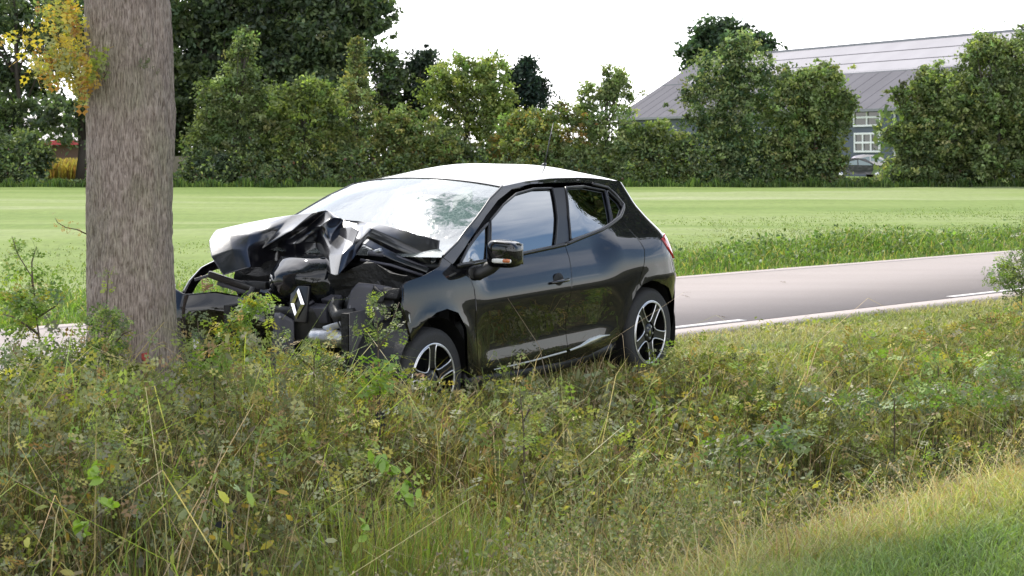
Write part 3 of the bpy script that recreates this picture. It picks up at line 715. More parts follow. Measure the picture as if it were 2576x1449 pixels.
# the folded front lip of the right flap and the tent fold
sheet_net('hood_flap', [[(2.52, .10, .875), (2.60, .185, .885), (2.56, .24, .98)], [(2.47, .05, 1.0), (2.525, .17, 1.01), (2.50, .235, 1.08)], [(2.36, .02, 1.15), (2.40, .14, 1.17), (2.43, .22, 1.15)]], PAINTC, sub=12, nscale=9, namp=.010, seed=4, ridg=.02)
sheet_net('hood_flap', [[(2.43, .285, 1.10), (2.40, .47, 1.015), (2.335, .69, .925)], [(2.50, .30, 1.075), (2.45, .47, .985), (2.36, .69, .90)]], PAINTC, sub=8, nscale=9, namp=.006, seed=9)
# hood inner bracing seen in the fold
MB().tube([(2.45, .33, 1.03), (2.40, .50, .99), (2.34, .66, .93)], .012).tube([(2.52, .30, .98), (2.46, .48, .95), (2.38, .66, .89)], .009).tube([(2.50, .34, 1.02), (2.45, .42, 1.01)], .016).build('hood_frame', DGREY, hood, True)
MB().box((2.47, .37, 1.025), (.03, .10, .022), Matrix.Rotation(.3, 3, 'X').to_euler()).build('hood_hinge_plate', STEEL, hood, bevel=.006)

# engine bay mass
eb = bmesh.new(); bmesh.ops.create_cube(eb, size=1); bmesh.ops.subdivide_edges(eb, edges=eb.edges[:], cuts=14, use_grid_fill=True)
for v in eb.verts:
    p = Vector((2.37 + v.co.x * .42, v.co.y * 1.30, .60 + v.co.z * .60)); n_ = noise.noise_vector(p * 4.5) * .07 + noise.noise_vector(p * 12) * .035
    v.co = p + n_
me = bpy.data.meshes.new('engine_block'); eb.to_mesh(me); eb.free(); engine = link('engine_block', me, CAVITY, CAR)
rr_ = random.Random(3)
for k in range(34):
    y0 = rr_.uniform(-.62, .66); z0 = rr_.uniform(.42, .84); x0 = rr_.uniform(2.56, 2.70)
    kind = rr_.random()
    if kind < .5:
        pts = [(x0, y0, z0)]
        for i in range(4): pts.append((pts[-1][0] + rr_.uniform(-.05, .04), pts[-1][1] + rr_.uniform(-.07, .07), pts[-1][2] + rr_.uniform(-.07, .05)))
        MB().tube(pts, rr_.choice([.006, .009, .014]), 7).build('hose', rr_.choice([PLASTIC, PLASTIC, DGREY]), engine, True)
    else:
        box('bracket', (x0, y0, z0), (rr_.uniform(.02, .08), rr_.uniform(.04, .14), rr_.uniform(.03, .10)), rr_.choice([PLASTIC, DGREY, CAVITY, PLASTIC]), engine,
            rot=Matrix.Rotation(rr_.uniform(-.7, .7), 3, rr_.choice('XYZ')).to_euler(), bevel=.008)
for k in range(22):
    y0 = rr_.uniform(-.55, .62); z0 = rr_.uniform(.40, .80); x0 = rr_.uniform(2.58, 2.74)
    w_ = rr_.uniform(.03, .09); l_ = rr_.uniform(.05, .16); a_ = rr_.uniform(0, 3.1)
    net = []
    for i in range(3):
        row = []
        for j in range(3):
            p_ = Vector(((i - 1) * l_ * .5, (j - 1) * w_ * (1 - .3 * i), 0)); p_.rotate(Matrix.Rotation(a_, 3, 'X') @ Matrix.Rotation(rr_.uniform(.9, 1.5), 3, 'Y')); row.append((x0 + p_.x * .6 + rr_.uniform(-.02, .02), y0 + p_.y, z0 + p_.z))
        net.append(row)
    sheet_net('torn_panel', net, rr_.choice([PAINTC, PAINTC, PLASTIC, DGREY, CAVITY, SATIN]), sub=3, namp=.012, th=.004, seed=20 + k, ridg=.01, parent=engine)
for k in range(6):
    y0 = .25 + .07 * k; MB().tube([(2.60, y0, .74), (2.66, y0 + .05, .66), (2.64, y0 + .02, .58), (2.68, y0 + .06, .50)], .0045, 6).build('cable', PLASTIC, engine, True)

# shiny domed grille cap over the badge
V = []; n1, n2 = 30, 30
for i in range(n1):
    for j in range(n2):
        a = -1 + 2 * i / (n1 - 1); b = -1 + 2 * j / (n2 - 1)   # a across, b up
        h = max(0, 1 - a * a) ** .6 * max(0, 1 - b * b) ** .6
        y = -.055 + a * .225; z = .850 + b * .150 - .02 * a * a; x = 2.60 - .17 * a * 1.0 * .35 + h * .15 - .09 * max(b, 0) ** 2
        p = Vector((x, y, z)); x += .014 * noise.noise(p * 9) + .004 * noise.noise(p * 26)
        V.append((x, y, z))
MUD = mat('scuffed_gloss_black', (.006, .007, .009), .6, coat=1, coat_rough=.03, bump=.5, bscale=20, spec=0, var=.7, vscale=14)
dome = link('grille_cover', mesh_np('grille_cover', V, grid_faces(n1, n2), True), MUD, CAR); dome.data.flip_normals() if dome.data.polygons[400].normal.x < 0 else None
dome['label'] = 'scuffed glossy black grille cover above the badge'
m_ = dome.modifiers.new('s', 'SOLIDIFY'); m_.thickness = .02; m_.offset = -1
# grille bar under the dome
sheet_net('grille', [[(2.70, -.30, .70), (2.735, -.12, .70), (2.73, .08, .70), (2.68, .20, .70)], [(2.70, -.28, .57), (2.72, -.12, .53), (2.715, .05, .52), (2.66, .2, .55)], [(2.66, -.22, .42), (2.70, -.12, .36), (2.69, .0, .36), (2.60, .15, .40)]], PLASTIC, sub=6, namp=.02, th=.012, seed=2)
for k in range(5):
    z0 = .50 - .045 * k; MB().tube([(2.725 - .012 * k, -.24, z0), (2.745 - .012 * k, -.10, z0 - .01), (2.735 - .012 * k, .04, z0)], .008, 6).build('grille_bar', PLASTIC, CAR, True)
# maker's diamond badge
em = empty('badge', (2.755, 0.0, .722)); em.parent = CAR
em.rotation_euler = (0, rad(-8), rad(-6))
def rhomb(h, w, x): return [(x, 0, h), (x, w, .0), (x, 0, -h), (x, -w, 0)]
o1 = rhomb(.094, .060, .0); i1 = rhomb(.052, .026, .0); o2 = rhomb(.088, .055, .020); i2 = rhomb(.056, .030, .020)
V = o1 + rhomb(.073, .043, .013) + rhomb(.054, .027, .0); F = []
for a, b in ((0, 4), (4, 8)):
    for k in range(4): F.append((a + k, a + (k + 1) % 4, b + (k + 1) % 4, b + k))
bd_ = MB().add(V, F).build('badge_ring', CHROME, em); bd_.data.flip_normals()
MB().box((-.018, 0, 0), (.02, .15, .22)).build('badge_back', SATIN, em, bevel=.006)

# torn bumper skin on the far side with the fog lamp
B0 = [(2.80, -.93, .80), (2.89, -.87, .795), (2.90, -.76, .755), (2.77, -.63, .765), (2.66, -.46, .725), (2.60, -.34, .64)]
B1 = [(2.82, -.94, .68), (2.94, -.87, .69), (2.945, -.75, .67), (2.82, -.63, .665), (2.70, -.47, .63), (2.63, -.33, .56)]
B2 = [(2.83, -.94, .57), (2.96, -.87, .57), (2.95, -.74, .57), (2.80, -.62, .575), (2.69, -.47, .52), (2.60, -.33, .47)]
B3 = [(2.80, -.92, .36), (2.91, -.86, .36), (2.91, -.72, .36), (2.79, -.60, .36), (2.67, -.45, .33), (2.58, -.34, .33)]
B4 = [(2.74, -.90, .22), (2.86, -.82, .22), (2.87, -.70, .22), (2.75, -.58, .22), (2.63, -.43, .2), (2.55, -.34, .2)]
fb = sheet_net('front_bumper', [B0, B1, B2, B3, B4], PAINT, sub=7, nscale=4, namp=.012, th=.006, seed=6)
fb['label'] = 'torn glossy black bumper skin beside the tree trunk'
fl = MB(); fl.add(*lathe([(.05, .0), (.062, .018), (.070, .012), (.072, -.03)], 30)); fo = fl.build('fog_lamp', PLASTIC, fb, True)
fo.location = (2.905, -.675, .455); fo.rotation_euler = (0, 0, rad(-100))
g_ = MB(); g_.add(*lathe([(.0, .016), (.03, .012), (.05, .0)], 24)); g_.build('fog_lamp_lens', CLEARL, fo, True)
ring_ = MB(); ring_.tube([(.060 * math.cos(q), .017, .060 * math.sin(q)) for q in np.linspace(0, 2 * math.pi, 25)], .0045, 6); ring_.build('fog_lamp_ring', DGREY, fo, True)
# far wing arch edge curling up behind the tree
sheet_net('front_fender', [[(2.50, -.80, .95), (2.57, -.80, .936), (2.676, -.82, .902), (2.775, -.83, .828), (2.831, -.84, .746)], [(2.50, -.80, .88), (2.57, -.80, .880), (2.651, -.81, .858), (2.725, -.82, .800), (2.76, -.84, .730)]], PAINT, sub=6, namp=.004, th=.02, seed=1)['label'] = 'curled remnant of the black wing on the far side'
# cross beams, rods, wires
MB().box((2.61, -.53, .800), (.05, .36, .052), Matrix.Rotation(rad(0), 3, 'Z').to_euler()).build('bumper_beam', PLASTIC, CAR, bevel=.008).rotation_euler = (0, 0, 0)
def bar(name, a, b, w_, h_, m):
    a = Vector(a); b = Vector(b); d = b - a; o = MB().box((0, 0, 0), (d.length, w_, h_)).build(name, m, CAR, bevel=min(w_, h_) * .2)
    o.location = (a + b) / 2; o.rotation_euler = d.to_track_quat('X', 'Z').to_euler(); return o
bar('crossmember', (2.76, -.70, .872), (2.56, -.36, .735), .04, .042, SATIN)
bar('crossmember', (2.72, -.66, .815), (2.62, -.45, .742), .03, .026, DGREY)
bar('bracket_strip', (2.83, -.75, .838), (2.76, -.68, .866), .012, .018, DGREY)
for k in range(5):
    z = .83 - .012 * k; MB().tube([(2.74, -.71 + .01 * k, z), (2.78, -.74, z + .03 - .01 * k), (2.80, -.71, z - .02), (2.76, -.66, z - .03 + .015 * k)], .003, 5).build('wire', mat('wire_tan', (.35, .2, .12), .6) if k == 0 else bpy.data.materials['wire_tan'], CAR, True)
# grey shroud behind the missing headlamp, dusty arch liner, metal cooler
sheet_net('headlamp_shroud', [[(2.712, .38, .815), (2.690, .415, .862), (2.64, .50, .852), (2.588, .58, .836)], [(2.734, .36, .70), (2.700, .42, .70), (2.65, .50, .70), (2.60, .58, .69)], [(2.730, .36, .537), (2.702, .42, .537), (2.65, .50, .537), (2.594, .58, .535)]], DGREY, sub=5, namp=.004, th=.02, seed=3)
MB().tube([(2.722, .385, .80), (2.742, .385, .70), (2.738, .385, .54)], .005, 6).build('shroud_rib', mat('grey_edge', (.16, .16, .18), .5), CAR, True)
sheet_net('bumper_liner', [[(2.73, .43, .55), (2.745, .50, .565), (2.68, .585, .545)], [(2.80, .44, .46), (2.815, .52, .46), (2.70, .62, .44)], [(2.83, .45, .32), (2.84, .53, .32), (2.72, .63, .30)], [(2.80, .46, .18), (2.81, .53, .18), (2.70, .62, .18)]], BEIGE, sub=6, namp=.012, th=.01, seed=5)
MB().tube([(2.846, .50, .452), (2.80, .50, .452)], .014, 10).build('liner_hole', CAVITY, CAR, True)
cy = MB(); cy.tube([(2.80, .14, .540), (2.80, .16, .540), (2.77, .36, .532), (2.76, .39, .53)], [.035, .052, .052, .040], 18); cy.build('cooler_cylinder', STEEL, CAR, True)
box('cooler_bracket', (2.755, .27, .60), (.03, .14, .04), STEEL, CAR, rot=Matrix.Rotation(.3, 3, 'X').to_euler(), bevel=.006)
box('cooler_bracket', (2.73, .40, .50), (.03, .08, .14), STEEL, CAR, bevel=.01)
sheet_net('grille_panel', [[(2.76, -.16, .66), (2.78, -.10, .665), (2.75, -.03, .62)], [(2.775, -.17, .50), (2.79, -.10, .50), (2.76, -.02, .48)], [(2.76, -.22, .32), (2.78, -.13, .30), (2.74, -.04, .30)], [(2.72, -.30, .15), (2.75, -.2, .13), (2.72, -.08, .13)]], DGREY, sub=5, namp=.01, th=.012, seed=8)
MB().tube([(2.79, -.10, .642), (2.80, -.10, .642)], .008, 8).build('panel_screw', STEEL, CAR)
MB().tube([(2.66, .24, .76), (2.68, .22, .70), (2.74, .30, .66), (2.74, .42, .69)], [.035, .045, .045, .03], 10).build('air_duct', PLASTIC, CAR, True)
MB().tube([(2.76, .30, .66), (2.79, .36, .58), (2.80, .40, .50), (2.80, .36, .45)], .006, 6).build('hose', PLASTIC, CAR, True)
# scratch of bare metal on the wing, crumpled black reflector strip below the pillar
MB().tube([(2.775, float(Y(2.775, .71)) + .001, .71), (2.77, float(Y(2.77, .67)) + .001, .655)], .004, 5).build('scratch', STEEL, fen)
#PART4
# ================================================================== building, cars and house beyond the field
WALLB = mat('blue_grey_cladding', (.06, .08, .115), .6, var=.12, vscale=.4)
ROOFG = mat('grey_roof_sheet', (.135, .13, .142), .9, spec=.05, var=.06, vscale=.3)
ROOFL = mat('pale_roof_sheet', (.34, .325, .34), .9, spec=.05, var=.05, vscale=.4)
GUTTER = mat('gutter_zinc', (.22, .22, .24), .7)
WHITEF = mat('white_frame', (.75, .75, .76), .4)
PANE = mat('window_pane', (.05, .055, .06), .08, spec=.8)
def building():
    A = np.array([10.8, 211.0]); Dv = np.array([18.9, -41.6]); Ln = np.linalg.norm(Dv); Dn = Dv / Ln; Pn = np.array([Dn[1] * -1, Dn[0]])   # away from the camera side
    if Pn[0] < 0: Pn = -Pn
    Rt = empty('industrial_hall', (A[0], A[1], 0), (0, 0, math.atan2(Dn[1], Dn[0])))
    tag(Rt, 'grey-roofed industrial hall with a pale upper roof band behind the tree belt', 'building')
    # local: x along the facade, y away from the camera (sign below)
    sy = 1.0 if np.dot(Pn, np.array([-Dn[1], Dn[0]])) > 0 else -1.0
    EH, RH, WD, LEN = 5.75, 11.85, 9.9, 72.0
    def part(name, P, m, parent=Rt, th=0):
        return MB().add(P, [tuple(range(len(P)))] if not th else []).build(name, m, parent)
    MB().box((LEN / 2, sy * WD, EH / 2 - .2), (LEN, 2 * WD, EH - .4)).build('wall', WALLB, Rt)
    # roof sides as solid sheets
    def slope(name, x0, x1, f0, f1, m, lift=0.0, y0=0):
        P = []
        for x in (x0, x1):
            for f in (f0, f1):
                P.append((x, sy * (-.5 + f * (WD + .5)), EH - .25 + f * (RH - EH + .25) + lift)); P.append((x, sy * (-.5 + f * (WD + .5)), EH - .25 + f * (RH - EH + .25) + lift - .18))
        return MB().add(P, [(0, 2, 6, 4), (1, 5, 7, 3), (0, 4, 5, 1), (2, 3, 7, 6), (0, 1, 3, 2), (4, 6, 7, 5)]).build(name, m, Rt)
    slope('roof', -.4, LEN, 0, 1, ROOFG)
    slope('upper_roof_band', 5.0, LEN, .535, .985, ROOFL, .10)
    for k in range(36): slope('roof_rib', 1.0 + 2 * k, 1.04 + 2 * k, .0, .53, ROOFG, .025)
    for f in (.68, .83): slope('roof_seam', 5.0, LEN, f, f + .006, ROOFG, .14)
    P = [(-.4, sy * 2 * WD, EH - .2), (LEN, sy * 2 * WD, EH - .2), (LEN, sy * WD, RH), (-.4, sy * WD, RH)]
    MB().add(P + [(a, b, c - .15) for a, b, c in P], [(0, 1, 2, 3), (4, 7, 6, 5)]).build('rear_roof', ROOFG, Rt)
    MB().add([(-.02, 0, EH - .4), (-.02, sy * 2 * WD, EH - .4), (-.02, sy * WD, RH - .2)], [(0, 1, 2)]).build('gable', WALLB, Rt)
    MB().box((LEN / 2, sy * WD, RH + .05), (LEN + .4, .5, .22)).build('ridge_cap', GUTTER, Rt)
    MB().box((LEN / 2, sy * -.56, EH - .30), (LEN + .6, .16, .22)).build('gutter', GUTTER, Rt)
    MB().box((LEN / 2, sy * (-.3 + .535 * (WD + .5)) , EH - .25 + .535 * (RH - EH + .25) + .12), (LEN, .12, .16)).build('band_flashing', GUTTER, Rt)
    def lx(px):   # px -> x along the facade
        k = (px - 1288) / FPX; return (k * A[1] - A[0]) / (Dn[0] - k * Dn[1])
    def lz(px, py): d = A[1] + Dn[1] * lx(px); return HC - (py - 400) / FPX * d
    for px in (2253, 2390, 2050):
        x = lx(px); MB().tube([(x, sy * -.25, EH - .3), (x, sy * -.08, EH - .8), (x, sy * -.08, .1)], .09, 8).build('downpipe', WHITEF, Rt)
    for (a, b, t, u_, nc, nr) in ((2150, 2216, 274, 316, 2, 2), (2152, 2214, 336, 381, 3, 2), (2300, 2366, 270, 314, 2, 2), (1960, 2026, 286, 326, 2, 2), (1840, 1900, 292, 330, 2, 2)):
        x0, x1 = lx(a), lx(b); z1, z0 = lz((a + b) / 2, t), lz((a + b) / 2, u_)
        w_ = MB(); fr = .16
        for i in range(nc + 1): x = x0 + (x1 - x0) * i / nc; w_.box((x, sy * -.06, (z0 + z1) / 2), (fr, .12, z1 - z0 + fr))
        for j in range(nr + 1): z = z0 + (z1 - z0) * j / nr; w_.box(((x0 + x1) / 2, sy * -.065, z), (x1 - x0 - fr * 0.5, .118, fr))
        wo = w_.build('window', WHITEF, Rt)
        for i in range(nc):
            for j in range(nr):
                xa = x0 + (x1 - x0) * i / nc; za = z0 + (z1 - z0) * j / nr
                MB().box((xa + (x1 - x0) / nc / 2, sy * -.02, za + (z1 - z0) / nr / 2), ((x1 - x0) / nc - fr, .03, (z1 - z0) / nr - fr)).build('pane', PANE, wo)
building()
def farcar(px, d, label, paint, heading, z0=0.0, L_=4.3, hgt=1.45):
    c = at(px, 400, d); R_ = empty('parked_car', (c[0], c[1], z0), (0, 0, heading)); tag(R_, label, 'car', 'cars parked beyond the tree belt')
    prof = [(-2.1, .35), (-2.12, .75), (-1.95, .95), (-1.45, 1.02), (-.95, 1.38), (-.3, 1.46), (.5, 1.42), (1.15, 1.0), (1.85, .86), (2.1, .62), (2.12, .32)]
    V = []
    for yy, nar in ((-.86, 1), (-.80, 0), (.80, 0), (.86, 1)):
        for x, z in prof: V.append((x, yy * (.80 if z > 1.1 else 1), z * (1 if z > .5 else 1)))
    n = len(prof); F = [tuple(f) for f in grid_faces(4, n)] + [tuple(range(n)), tuple(range(4 * n - 1, 3 * n - 1, -1))]
    b = MB().add(V, F).build('car_body', paint, R_, bevel=.06)
    for sy in (-1, 1):
        MB().add([(-1.35, sy * .80, 1.03), (-.88, sy * .72, 1.33), (-.1, sy * .71, 1.38), (-.1, sy * .80, 1.0)], [(0, 1, 2, 3)]).build('window_glass', PANEC, R_)
        MB().add([(-.02, sy * .80, 1.0), (-.02, sy * .71, 1.38), (.48, sy * .72, 1.35), (1.02, sy * .80, .98)], [(0, 1, 2, 3)]).build('window_glass', PANEC, R_)
        for cx in (-1.35, 1.35):
            w = MB().add(*lathe([(.0, .06), (.2, .07), (.31, .08), (.32, 0), (.31, -.1)], 20)).build('wheel', RUBBER, R_, True); w.location = (cx, sy * .80, .32)
            if sy < 0: w.rotation_euler = (0, 0, math.pi)
            MB().add(*lathe([(.0, .085), (.19, .09), (.2, .06)], 18)).build('rim', SILVER, w, True)
    return R_
PANEC = mat('far_car_glass', (.14, .20, .22), .08, spec=1)
for sgn in ():
    pass
farcar(2152, 148, 'dark hatchback parked in the gap between the hedge trees', mat('dark_paint_far', (.012, .014, .02), .3, coat=1), rad(8), .02)
farcar(2186, 156, 'silver car parked just behind the dark hatchback', mat('silver_paint_far', (.60, .55, .60), .3, coat=1), rad(2), .28)
WP = mat('white_paint_far', (.75, .75, .77), .3, coat=1)
farcar(1640, 150, 'white car half hidden by the low shrubs beside the grey-green tree', WP, rad(175), .1)
farcar(1965, 152, 'white car showing in chips through the base of the round dark tree', WP, rad(5), .1)

def house():
    c = at(95, 400, 170); R_ = empty('farm_shed', (c[0], c[1], 0), (0, 0, rad(-25))); tag(R_, 'low shed with a red-edged grey roof glimpsed between the left tree trunks', 'shed')
    MB().box((0, 0, 1.5), (14, 7, 3.0)).build('wall', mat('shed_wall', (.12, .07, .055), .9), R_)
    MB().add([(-7.5, -4.2, 2.8), (7.5, -4.2, 2.8), (7.5, 0, 4.9), (-7.5, 0, 4.9)], [(0, 1, 2, 3)]).add([(-7.5, 4.2, 2.8), (7.5, 4.2, 2.8), (7.5, 0, 4.9), (-7.5, 0, 4.9)], [(3, 2, 1, 0)]).build('roof', mat('shed_roof', (.33, .30, .31), .6), R_)
    MB().box((0, -4.25, 2.75), (15, .12, .35)).build('roof_edge', mat('shed_red', (.42, .05, .06), .6), R_)
    MB().tube([(-7.5, -4.3, 2.8), (-7.5, 0, 5.0), (-7.5, 4.3, 2.8)], .16, 6).build('barge_board', bpy.data.materials['shed_red'], R_)
house()
cw = at(452, 400, 116)
wl = box('concrete_wall', (0, 0, 1.0), (1.6, .3, 2.0), mat('old_concrete', (.30, .26, .22), .9, var=.3, vscale=2), None)
wl.location = (cw[0], cw[1], -.4); tag(wl, 'short weathered concrete wall beside the dark trees right of the trunk', 'wall')

# ================================================================== foliage tools
def rand_frames(n, up=.0, g=rng):
    """random orthonormal frames; up pushes the leaf normals towards the sky"""
    nrm = g.normal(size=(n, 3)); nrm /= np.linalg.norm(nrm, axis=1, keepdims=True); nrm[:, 2] += up; nrm /= np.linalg.norm(nrm, axis=1, keepdims=True)
    a = g.normal(size=(n, 3)); a -= nrm * np.sum(a * nrm, 1, keepdims=True); a /= np.linalg.norm(a, axis=1, keepdims=True)
    return a, np.cross(nrm, a), nrm
RH_V = np.array([(-.5, 0, 0), (.0, .27, .06), (.5, 0, -.05), (.0, -.27, .06)]); RH_F = np.array([(0, 1, 2), (0, 2, 3)])
def oak_template():
    xs = [0, .10, .20, .27, .36, .44, .53, .60, .70, .78, .88, 1.0]; ys = [.015, .05, .16, .08, .25, .12, .31, .14, .27, .13, .15, 0]
    V = [(x - .5, y, .10 * y) for x, y in zip(xs, ys)] + [(x - .5, -y, .10 * y) for x, y in zip(xs[:-1], ys[:-1])]
    V += [(x - .5, 0, -.03 + .05 * math.sin(x * 3)) for x in (0, .25, .5, .75, 1.0)]
    n = 12; F = []
    mid = [23, 24, 25, 26, 27]
    for i in range(n - 1):
        xm = (xs[i] + xs[i + 1]) / 2; c = mid[min(4, int(round(xm * 4)))]
        F.append((c, i + 1, i)); j0 = n + i; j1 = n + i + 1 if i + 1 < n - 1 else n - 1; F.append((c, j0, j1))
    for a in range(4): pass
    return np.array(V), np.array(F)
OAK_V, OAK_F = oak_template()
PL_V = np.array([(-.5, 0, 0), (-.25, .22, .03), (.15, .25, .03), (.5, 0, -.08), (.15, -.25, .03), (-.25, -.22, .03)]); PL_F = np.array([(0, 1, 5), (1, 2, 4), (1, 4, 5), (2, 3, 4)])
def scatter_leaves(name, P, size, col, tv=RH_V, tf=RH_F, up=.3, frames=None, g=rng):
    n = len(P); a, s, nn = frames if frames is not None else rand_frames(n, up, g)
    sz = np.broadcast_to(np.asarray(size, float), (n,))[:, None, None]
    V = P[:, None, :] + sz * (tv[None, :, 0:1] * a[:, None, :] + tv[None, :, 1:2] * s[:, None, :] + tv[None, :, 2:3] * nn[:, None, :])
    k = len(tv); F = (np.arange(n)[:, None, None] * k + tf[None]).reshape(-1, 3)
    C = np.repeat(col, k, axis=0)
    return V.reshape(-1, 3), F, C
def merge(parts):
    V = []; F = []; C = []; b = 0
    for v, f, c in parts: V.append(v); F.append(f + b); C.append(c); b += len(v)
    return np.concatenate(V), np.concatenate(F), np.concatenate(C)
def blades(P, h, lean, w, col, g=rng, droop=.3, tipcol=None, wind=None):
    """grass blades: base P, height h, lean (horizontal reach as share of h)"""
    n = len(P); q = g.uniform(0, 2 * math.pi, n); d = np.stack([np.cos(q), np.sin(q), np.zeros(n)], 1)
    if wind is not None: d = d + np.array(wind); d /= np.maximum(np.linalg.norm(d, axis=1, keepdims=True), .3)
    q2 = g.uniform(0, 2 * math.pi, n); sd = np.stack([np.cos(q2), np.sin(q2), np.zeros(n)], 1) * (w[:, None] / 2 if hasattr(w, '__len__') else w / 2)
    h = h[:, None]; L_ = lean[:, None] if hasattr(lean, '__len__') else lean
    z = np.array([0, 0, 1.0])
    p1 = P + z * h * .5 + d * h * L_ * .25; p2 = P + z * h * (1 - droop * L_ * .35) * .85 + d * h * L_ * .66; p3 = P + z * h * (1 - droop * L_) + d * h * L_ * 1.05
    V = np.stack([P - sd, P + sd, p1 - sd * .85, p1 + sd * .85, p2 - sd * .55, p2 + sd * .55, p3], 1)
    F = np.array([(0, 1, 3), (0, 3, 2), (2, 3, 5), (2, 5, 4), (4, 5, 6)])
    Fa = (np.arange(n)[:, None, None] * 7 + F[None]).reshape(-1, 3)
    C = np.repeat(col[:, None, :], 7, 1)
    if tipcol is not None: t = np.array([0, 0, .35, .35, .7, .7, 1.0])[None, :, None]; C = C * (1 - t) + tipcol[:, None, :] * t
    return V.reshape(-1, 3), Fa, C.reshape(-1, 3)
def pal(n, cols, wts=None, jit=.18, g=rng):
    c = np.array(cols)[g.choice(len(cols), n, p=None if wts is None else np.array(wts) / sum(wts))]
    return np.clip(c * (1 + jit * g.normal(size=(n, 1))) * (1 + .05 * g.normal(size=(n, 3))), .003, .9)
def stuff(name, parts, m, label=None):
    V, F, C = merge(parts); me = mesh_np(name, V, F, False, C); o = link(name, me, m); tag(o, kind='stuff', label=label); return o

# ------------------------------------------------------------------ trees of the belt
def tree(name, label, px, d, base_y, blobs, leaf, ncl, cols, cat='tree', wts=None, trunk=None, per=22, cr=.45, up=.2, gaps=0, group='trees along the far field edge', seed=0, shell=.55, thick=.8):
    g = np.random.default_rng(1000 + seed)
    b = at(px, base_y, d); cr *= .82; up = .45; leaf *= 1.2; R_ = empty(name, (b[0], b[1], 0)); tag(R_, label, cat, group)
    base = np.array([b[0], b[1], 0.0])
    # blobs in picture px, made ellipsoids in place
    E_ = []
    for bx, by, rx, ry in blobs:
        c = at(bx, by, d); E_.append((c + np.array([0, g.uniform(-.5, .5), 0]), rx / FPX * d, ry / FPX * d))
    sub = []
    for c, r1, r2 in E_:
        for _ in range(7):
            q = g.normal(size=3); q /= np.linalg.norm(q); q[2] = abs(q[2]) * 1.1 if g.random() < .7 else q[2]; k = g.uniform(.26, .48)
            sub.append((c + q * np.array([r1, r1 * thick, r2]) * .92, max(.25, r1 * k * .8), max(.3, r2 * k * 1.15)))
    E_ = E_ + sub
    vol = np.array([r1 * r1 * r2 for _, r1, r2 in E_]) ** .75; cnt = np.maximum((vol / vol.sum() * ncl).astype(int), 6)
    P = []; CC = []
    tot = 0
    for (c, r1, r2), k in zip(E_, cnt):
        u_ = g.normal(size=(k, 3)); u_ /= np.linalg.norm(u_, axis=1, keepdims=True); rr = g.uniform(shell ** 3, 1, k) ** (1 / 3)
        wob = 1 + .22 * np.sin(u_[:, 0] * 5 + seed) * np.sin(u_[:, 2] * 6 + 2 * seed) + .14 * g.normal(size=k)
        q = u_ * (rr * wob)[:, None] * np.array([r1, r1 * thick, r2]) + c
        ccol = pal(k, cols, wts, .26, g) * g.uniform(.68, 1.32)
        sp = cr * g.uniform(.5, 1.25, k)
        o_ = g.random(k) < .20; q[o_] = (q[o_] - c) * g.uniform(1.1, 1.42, (o_.sum(), 1)) + c; sp[o_] *= .55
        pp = q[:, None, :] + g.normal(size=(k, per, 3)) * sp[:, None, None] * np.array([.55, .55, .38])
        P.append(pp.reshape(-1, 3)); CC.append(np.repeat(ccol, per, 0))
    P = np.concatenate(P); CC = np.concatenate(CC) * (1 + .08 * g.normal(size=(len(P), 1))); CC = np.clip(CC, .004, .8)
    k = P[:, 2] > -.05; P = P[k]; CC = CC[k]
    V, F, C = scatter_leaves('crown', P - base, leaf * g.uniform(.6, 1.3, len(P)), CC, up=up, g=g)
    link('crown', mesh_np('crown', V, F, False, C), FARLEAF, R_)
    # trunk and limbs
    top = max(E_, key=lambda e: e[0][2] + e[2]); ht = top[0][2] + top[2] * .6
    r0 = trunk if trunk else max(.06, ht * .018)
    mb = MB(); P_ = [Vector((0, 0, -.2))]; tx, ty = (top[0] - base)[:2]
    for i in range(1, 7): t_ = i / 6; P_.append(Vector((tx * t_ ** 1.5 + g.normal() * .08, ty * t_ + g.normal() * .08, ht * t_)))
    mb.tube(P_, [r0 * (1 - .85 * i / 6) for i in range(7)], 7)
    for i in range(14):
        c, r1, r2 = E_[i % len(E_)]; s = P_[int(g.integers(1, 5))]
        e = Vector(tuple(c - base + np.array([g.uniform(-.8, .8) * r1, g.uniform(-.7, .7) * r1, g.uniform(-.2, .7) * r2])))
        mid_ = (s * .5 + e * .5) + Vector((0, 0, -.15)); mb.tube([s, mid_, e], [r0 * .38, r0 * .22, .015], 5)
    mb.build('trunk', DARKBARK, R_, True)
    return R_
DK = [(0.077, 0.114, 0.061), (0.105, 0.146, 0.072), (0.14, 0.182, 0.079), (0.088, 0.117, 0.079)]
MG = [(0.145, 0.198, 0.074), (0.195, 0.249, 0.092), (0.116, 0.156, 0.074), (0.251, 0.277, 0.112)]
LG = [(0.246, 0.319, 0.086), (0.309, 0.366, 0.102), (0.198, 0.264, 0.082), (0.348, 0.381, 0.132)]
GG = [(0.185, 0.241, 0.111), (0.232, 0.284, 0.128), (0.143, 0.194, 0.093), (0.286, 0.321, 0.148)]
BR = [(0.216, 0.224, 0.091), (0.172, 0.224, 0.081), (0.26, 0.238, 0.091), (0.146, 0.197, 0.075)]
OG = [(0.295, 0.196, 0.062), (0.245, 0.262, 0.072), (0.166, 0.235, 0.067), (0.323, 0.314, 0.092)]
T = tree
T('oak_tree', 'tall dark oak filling the top left edge behind the yellow leaf spray', 60, 122, 462, [(-20, 40, 110, 90), (90, 20, 110, 100), (150, 120, 70, 70), (60, 215, 55, 30), (-30, 200, 70, 60)], .30, 420, DK, seed=1, trunk=.22, cr=.75)
T('slender_tree', 'slim-stemmed tree left of the trunk whose stems show bare against the sky', 12, 116, 462, [(-30, 330, 70, 110), (70, 300, 60, 45), (20, 390, 70, 60)], .24, 260, DK + MG[:1], seed=2, trunk=.16, cr=.6)
